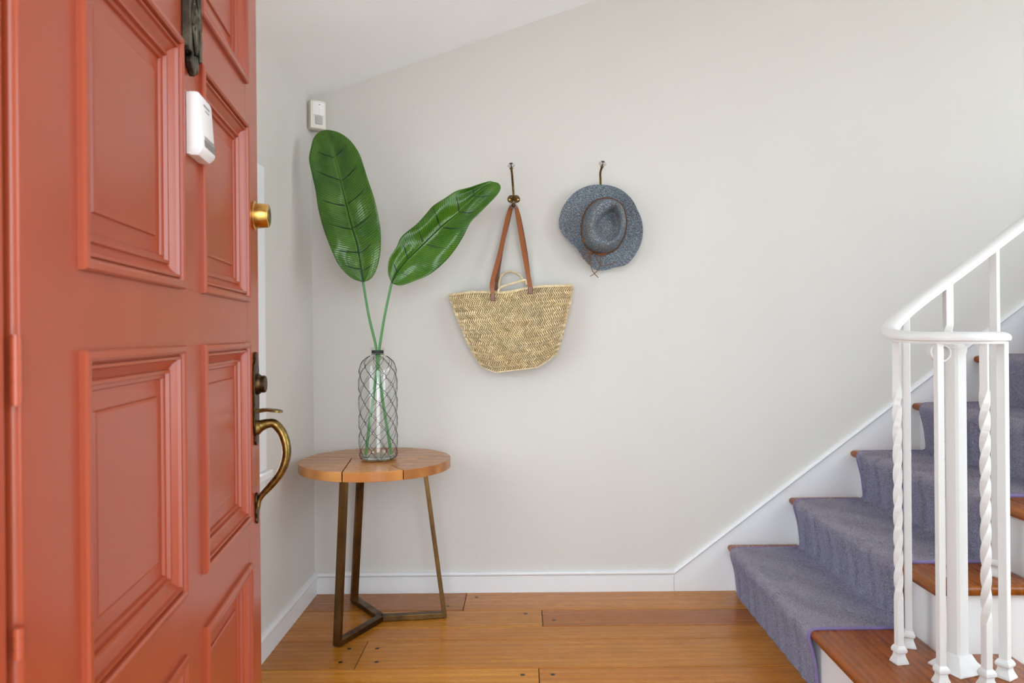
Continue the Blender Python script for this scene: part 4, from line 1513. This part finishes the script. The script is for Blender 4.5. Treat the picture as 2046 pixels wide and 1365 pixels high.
nose = lambda k: NOSE1 + RUN * (k - 1)
X1R, Y1N = 1.245, 1.60
tr0 = None
for k in range(1, NST + 1):
    z = RISE * k
    if k == 1:
        poly = arc(nose(1) + 0.12, Y1N + 0.12, 0.12, 180, 270, 10) + arc(X1R - 0.10, Y1N + 0.10, 0.10, 270, 360, 8) + [(X1R, YN + 0.005), (nose(2) + OVER + 0.003, YN + 0.005), (nose(2) + OVER + 0.003, YW), (nose(1), YW)]
        o = rounded_edge_tread('tread', poly, z, stair, M['tread'])
        ins = 0.028
        pol2 = arc(nose(1) + 0.12, Y1N + 0.12, 0.12 - ins, 180, 270, 10) + arc(X1R - 0.10, Y1N + 0.10, 0.10 - ins, 270, 360, 8) + [(X1R - ins, YN + 0.004), (nose(2) + OVER, YN + 0.004), (nose(2) + OVER, YW), (nose(1) + ins, YW)]
        G().prism(pol2, lambda p: (p[0], p[1], 0), lambda p: (p[0], p[1], z - TTK + 0.001)).build('riser', M['trim'], stair, True, autosmooth=40)
        cv = G()
        e = arc(nose(1) + 0.12, Y1N + 0.12, 0.12 - ins + 0.004, 180, 270, 10) + arc(X1R - 0.10, Y1N + 0.10, 0.10 - ins + 0.004, 270, 360, 8)
        pts = [(nose(1) + ins - 0.004, YW)] + e
        cv.tube([(p[0], p[1], z - TTK - 0.005) for p in pts], 0.0055, 6)
        cv.build('cove_moulding', M['trim'], stair, True)
    else:
        x1 = nose(k + 1) + OVER + (0.003 if k < NST else 0.62)
        poly = [(nose(k), YN - OVER), (x1, YN - OVER), (x1, YW), (nose(k), YW)]
        o = rounded_edge_tread('tread', poly, z, stair, M['tread'])
        xa, xb = nose(k) + OVER, (nose(k + 1) + OVER if k < NST else x1 - 0.01)
        G().box((xa, YN, 0), (xb + 0.0002, YW, z - TTK + 0.001)).build('riser', M['trim'], stair)
        G().tube([(xb - 0.01, YN - 0.004, z - TTK - 0.005), (xa - 0.004, YN - 0.004, z - TTK - 0.005), (xa - 0.004, YW, z - TTK - 0.005)], 0.0055, 6).build('cove_moulding', M['trim'], stair)
        if k < 5:
            bevel(G().box((xa - 0.004, YN - 0.004, RISE * (k - 1) + (0.0 if k == 2 else 0.0)), (xa + 0.018, YN + 0.01, z - TTK - 0.012)).build('corner_strip', M['trim'], stair), 0.002)
    o.color = (random.uniform(0.92, 1.06), random.uniform(0.9, 1.0), random.uniform(0.84, 0.98), 1)
skirting('baseboard_stair', (X1R + 0.002, YN, 0), (nose(NST), YN, 0), (0, -1, 0), M['trim'])

# ------------------------------------------------------------------ carpet runner on the stair
CY0, CY1 = 2.092, 2.868
run = thing('stair_runner', (NOSE1, 2.5, 0), 'plush purple grey carpet runner with bound edges climbing the stairs', 'carpet')
prof = []          # (x, z, wear and pile sheen tone)
CT = 0.0065
for k in range(1, NST + 1):
    zt_ = RISE * k
    zb_ = RISE * (k - 1)
    xr = nose(k) + OVER
    z_start = 0.001 if k == 1 else zb_ + CT
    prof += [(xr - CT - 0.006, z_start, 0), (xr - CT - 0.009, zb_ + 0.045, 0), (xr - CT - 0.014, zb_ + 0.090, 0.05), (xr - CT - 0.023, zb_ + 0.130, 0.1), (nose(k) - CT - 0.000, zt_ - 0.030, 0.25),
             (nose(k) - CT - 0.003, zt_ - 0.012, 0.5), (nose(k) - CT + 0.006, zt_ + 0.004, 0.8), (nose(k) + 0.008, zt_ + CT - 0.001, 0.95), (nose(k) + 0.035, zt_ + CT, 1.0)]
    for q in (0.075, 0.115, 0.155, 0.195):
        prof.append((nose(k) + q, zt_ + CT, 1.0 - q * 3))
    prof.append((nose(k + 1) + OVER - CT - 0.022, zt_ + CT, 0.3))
# resample finely
pp = np.array(prof)
dl = np.concatenate([[0], np.cumsum(np.hypot(np.diff(pp[:, 0]), np.diff(pp[:, 1])))])
NPF = int(dl[-1] / 0.009)
sp = np.linspace(0, dl[-1], NPF)
fx, fz, fw = (np.interp(sp, dl, pp[:, i]) for i in range(3))
kern = np.array([1, 2, 3, 2, 1]) / 9
for arr in (fx, fz):
    a = np.convolve(arr, kern, 'same')
    arr[2:-2] = a[2:-2]
tx, tz = np.gradient(fx), np.gradient(fz)
ll = np.hypot(tx, tz)
nx, nz = -tz / ll, tx / ll
NYC = 84
ys = np.linspace(CY0, CY1, NYC)
cverts = np.zeros((NPF, NYC, 3))
wav = np.zeros((NPF, NYC))
for i in range(NPF):
    steep = abs(tz[i]) / ll[i]
    for j in range(NYC):
        y = ys[j]
        w = 0.0013 * steep * (math.sin(y * 61 + fz[i] * 14) + 0.7 * math.sin(y * 103 + 1.3 + fz[i] * 9)) + 0.0011 * (1 - steep) * math.sin(y * 23 + fx[i] * 31)
        wav[i, j] = w
        cverts[i, j] = (fx[i] + nx[i] * w, y, fz[i] + nz[i] * w)
topv = cverts.reshape(-1, 3)
bot = np.zeros_like(cverts)
for i in range(NPF):
    bot[i, :, 0] = fx[i] - nx[i] * (CT - 0.002)
    bot[i, :, 1] = ys
    bot[i, :, 2] = fz[i] - nz[i] * (CT - 0.002)
cf = []
for i in range(NPF - 1):
    for j in range(NYC - 1):
        cf.append((i * NYC + j, i * NYC + j + 1, (i + 1) * NYC + j + 1, (i + 1) * NYC + j))
o0 = NPF * NYC
side = []
for i in range(NPF - 1):
    for j, s in ((0, 0), (NYC - 1, 1)):
        a, b = i * NYC + j, (i + 1) * NYC + j
        cf.append((a, b, o0 + i * 2 + s + 2, o0 + i * 2 + s))
bv = [tuple(bot[i, j]) for i in range(NPF) for j in (0, NYC - 1)]
me = bpy.data.meshes.new('carpet_body')
me.from_pydata([tuple(v) for v in topv] + bv, [], cf)
ul = me.uv_layers.new(name='UVMap')
wear_sheen_v = np.concatenate([np.repeat(fw, NYC), np.repeat(fw, 2)])
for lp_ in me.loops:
    ul.data[lp_.index].uv = (wear_sheen_v[lp_.vertex_index], 0.5)
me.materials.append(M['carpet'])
me.polygons.foreach_set('use_smooth', [True] * len(me.polygons))
cb = bpy.data.objects.new('carpet_body', me)
COL.objects.link(cb)
adopt(cb, run)
for yy in (CY0 - 0.002, CY1 + 0.002):
    bp = [(fx[i] - nx[i] * 0.003, yy, fz[i] - nz[i] * 0.003) for i in range(0, NPF)]
    gbnd = G().tube(bp, 0.0050, 8)
    gbnd.build('bound_edge', M['binding'], run, True)
# pile: short tufts standing on the first steps
lim = np.searchsorted(fx, nose(6))
NF = 260000
ii = rng.uniform(0, lim - 2, NF)
yy = rng.uniform(CY0 + 0.002, CY1 - 0.002, NF)
i0 = ii.astype(int)
fr_ = ii - i0
lerp = lambda a: a[i0] * (1 - fr_) + a[i0 + 1] * fr_
jj = np.clip(((yy - CY0) / (CY1 - CY0) * (NYC - 1)).astype(int), 0, NYC - 1)
wv_ = wav[i0, jj]
nxl, nzl = lerp(nx), lerp(nz)
bx_, bz_ = lerp(fx) + nxl * (wv_ - 0.001), lerp(fz) + nzl * (wv_ - 0.001)
lean = rng.normal(0, 0.45, (NF, 3))
dirs = np.stack([nxl, np.zeros(NF), nzl], 1) + lean
dirs[:, 2] -= 0.15
dirs /= np.linalg.norm(dirs, axis=1)[:, None]
B = np.stack([bx_, yy, bz_], 1)
sidev = np.cross(dirs, rng.normal(0, 1, (NF, 3)))
sidev /= np.linalg.norm(sidev, axis=1)[:, None]
ln = rng.uniform(0.0028, 0.0050, NF)[:, None]
T = B + dirs * ln
V0 = B + sidev * 0.0009
V1 = B - sidev * 0.0009
pv_ = np.stack([V0, V1, T], 1).reshape(-1, 3).astype(np.float32)
me = bpy.data.meshes.new('carpet_pile')
me.vertices.add(NF * 3)
me.vertices.foreach_set('co', pv_.ravel())
me.loops.add(NF * 3)
me.loops.foreach_set('vertex_index', np.arange(NF * 3, dtype=np.int32))
me.polygons.add(NF)
me.polygons.foreach_set('loop_start', np.arange(0, NF * 3, 3, dtype=np.int32))
me.polygons.foreach_set('loop_total', np.full(NF, 3, dtype=np.int32))
me.update(calc_edges=True)
ul = me.uv_layers.new(name='UVMap')
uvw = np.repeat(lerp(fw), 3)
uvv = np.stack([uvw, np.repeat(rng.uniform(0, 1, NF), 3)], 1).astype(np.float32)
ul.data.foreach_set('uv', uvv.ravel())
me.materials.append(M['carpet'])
po = bpy.data.objects.new('carpet_pile', me)
COL.objects.link(po)
adopt(po, cb)
po['kind'] = 'stuff'

# ------------------------------------------------------------------ white iron railing
rail = thing('stair_railing', (1.057, 1.841, RISE), 'white painted iron stair railing curling around its newel post', 'railing')
RC = Vector((1.046, 1.862))
RR = 0.119
YS = RC.y + RR
pts = []
x = 2.9
while x > RC.x + 0.02:
    pts.append(Vector((x, YS, 1.152 + 0.757 * (x - 1.132))))
    x -= 0.03
for k in range(0, 61):
    a = math.radians(90 + 245 * k / 60)
    t = k / 60
    zz = interp([0, 0.10, 0.18, 0.27, 0.37, 0.5, 1.0], [1.087, 1.045, 1.024, 1.0085, 1.001, 0.997, 0.995], t)
    ca, sa = math.cos(a), math.sin(a)
    if a < PI:
        ca, sa = -abs(ca) ** 0.84, abs(sa) ** 0.84
    pts.append(Vector((RC.x + RR * ca, RC.y + RR * sa, zz)))
sm_ = [p.copy() for p in pts]
for it in range(3):
    for i in range(2, len(pts) - 2):
        sm_[i] = Vector((sm_[i].x, sm_[i].y, (sm_[i - 1].z + sm_[i].z * 2 + sm_[i + 1].z) / 4))
for it in range(10):
    new = [p.copy() for p in sm_]
    for i in range(2, len(pts) - 20):
        new[i] = (sm_[i - 1] + sm_[i] * 2 + sm_[i + 1]) / 4
    sm_ = new
pts = sm_
hprof = [(-0.012, -0.014), (0.012, -0.014), (0.013, -0.008), (0.0205, -0.0065), (0.0225, -0.001), (0.0215, 0.005), (0.016, 0.0105), (0.008, 0.0135), (0.0, 0.0143),
         (-0.008, 0.0135), (-0.016, 0.0105), (-0.0215, 0.005), (-0.0225, -0.001), (-0.0205, -0.0065), (-0.013, -0.008)]
rings = []
for i, p in enumerate(pts):
    t = (pts[min(i + 1, len(pts) - 1)] - pts[max(i - 1, 0)]).normalized()
    s = Vector((t.y, -t.x, 0)).normalized()
    u = s.cross(t).normalized()
    if u.z < 0:
        u = -u
    sc_ = 1.0 if i < len(pts) - 4 else [0.95, 0.85, 0.62, 0.25][i - (len(pts) - 4)]
    rings.append([p + s * (a * sc_) + u * (b * sc_) for a, b in hprof])
G().loft(rings).build('handrail', M['rail'], rail, True, autosmooth=50)


def rail_z(x, y):
    if x > RC.x + 0.02 and abs(y - YS) < 0.02:
        return 1.152 + 0.757 * (x - 1.132)
    best = min(pts, key=lambda p: (p.x - x) ** 2 + (p.y - y) ** 2)
    return best.z


def baluster(x, y, z0, ang, w, twist=None):
    """square bar from tread to rail; twist = (z from, z to, turns)"""
    zt_ = rail_z(x, y) - 0.010
    zs = sorted(set([z0 + 0.03, zt_] + ([twist[0] + (twist[1] - twist[0]) * k / 90 for k in range(91)] if twist else [])))
    rings = []
    for z in zs:
        a = ang
        if twist:
            a += 2 * PI * twist[2] * min(1, max(0, (z - twist[0]) / (twist[1] - twist[0])))
        h = w / 2
        c, s = math.cos(a), math.sin(a)
        q = []
        for (px_, py_) in ((-1, -0.86), (-0.86, -1), (0.86, -1), (1, -0.86), (1, 0.86), (0.86, 1), (-0.86, 1), (-1, 0.86)):
            q.append((x + (px_ * c - py_ * s) * h, y + (px_ * s + py_ * c) * h, z))
        rings.append(q)
    o = G().loft(rings).build('baluster', M['rail'], rail, True, autosmooth=40)
    fp = [(1.95, 0.0), (1.95, 0.003), (1.78, 0.008), (1.38, 0.017), (1.25, 0.023), (1.30, 0.026), (1.62, 0.029), (1.66, 0.034), (1.58, 0.037), (1.30, 0.042), (1.02, 0.045)]
    rings = []
    c, s = math.cos(ang), math.sin(ang)
    for (m_, h) in fp:
        r = m_ * w / 2
        rings.append([(x + (a * c - b * s) * r, y + (a * s + b * c) * r, z0 + h) for a, b in ((-1, -1), (1, -1), (1, 1), (-1, 1))])
    bevel(G().loft(rings).build('foot', M['rail'], o, True, autosmooth=30), 0.001, 1)
    return o


baluster(0.935, 1.880, RISE, math.radians(10), 0.0168, (0.335, 0.875, 2.6))
baluster(1.007, 1.974, RISE, math.radians(-20), 0.0172)
baluster(0.977, 1.766, RISE, math.radians(4), 0.0165)
baluster(1.072, 1.746, RISE, math.radians(12), 0.0178, (0.335, 0.875, 2.6))
baluster(1.147, 1.797, RISE, math.radians(32), 0.0200)
baluster(1.122, YS, 2 * RISE, math.radians(35), 0.0200, (0.56, 1.03, 2.4))
baluster(1.245, YS, 2 * RISE, math.radians(38), 0.0200)
for k in range(3, 7):
    baluster(nose(k) + 0.085, YS, k * RISE, math.radians(35), 0.020, (k * RISE + 0.2, k * RISE + 0.66, 2.4))
    baluster(nose(k) + 0.205, YS, k * RISE, math.radians(38), 0.020)

nx0, ny0 = 1.062, 1.845
nwp = G()
rings = []
na = math.radians(20)
for z, r in ((RISE + 0.030, 0.0185), (0.955, 0.0185), (0.962, 0.0205), (0.972, 0.0205), (0.980, 0.015)):
    rings.append([(nx0 + (a * math.cos(na) - b * math.sin(na)) * r, ny0 + (a * math.sin(na) + b * math.cos(na)) * r, z) for a, b in ((-1, -0.72), (-0.72, -1), (0.72, -1), (1, -0.72), (1, 0.72), (0.72, 1), (-0.72, 1), (-1, 0.72))])
npo = nwp.loft(rings).build('newel_post', M['rail'], rail, True, autosmooth=30)
rings = []
for z, r in ((RISE, 0.047), (RISE + 0.004, 0.047), (RISE + 0.012, 0.040), (RISE + 0.022, 0.030), (RISE + 0.034, 0.024), (RISE + 0.040, 0.0215)):
    rings.append([(nx0 + (a * math.cos(na) - b * math.sin(na)) * r, ny0 + (a * math.sin(na) + b * math.cos(na)) * r, z) for a, b in ((-1, -1), (1, -1), (1, 1), (-1, 1))])
bevel(G().loft(rings).build('foot', M['rail'], npo, True, autosmooth=30), 0.0015, 2)
# small curled end of the rail core under the handrail
sp_ = []
for k in range(40):
    t = k / 39
    a = math.radians(60 + 470 * t)
    r = 0.030 * (1 - 0.58 * t)
    sp_.append((1.004 + r * math.cos(a) * 1.05, 0.962 + r * math.sin(a)))
rings = []
for i, (sx, sz) in enumerate(sp_):
    a, b = sp_[max(i - 1, 0)], sp_[min(i + 1, 39)]
    t = Vector((b[0] - a[0], 0, b[1] - a[1])).normalized()
    nn = Vector((t.z, 0, -t.x))
    c = Vector((sx, 1.806, sz))
    rings.append([c + Vector((0, d, 0)) + nn * e for d, e in ((-0.009, -0.0025), (0.009, -0.0025), (0.009, 0.0025), (-0.009, 0.0025))])
bevel(G().loft(rings).build('scroll_end', M['rail'], rail, True, autosmooth=40), 0.0012, 2)
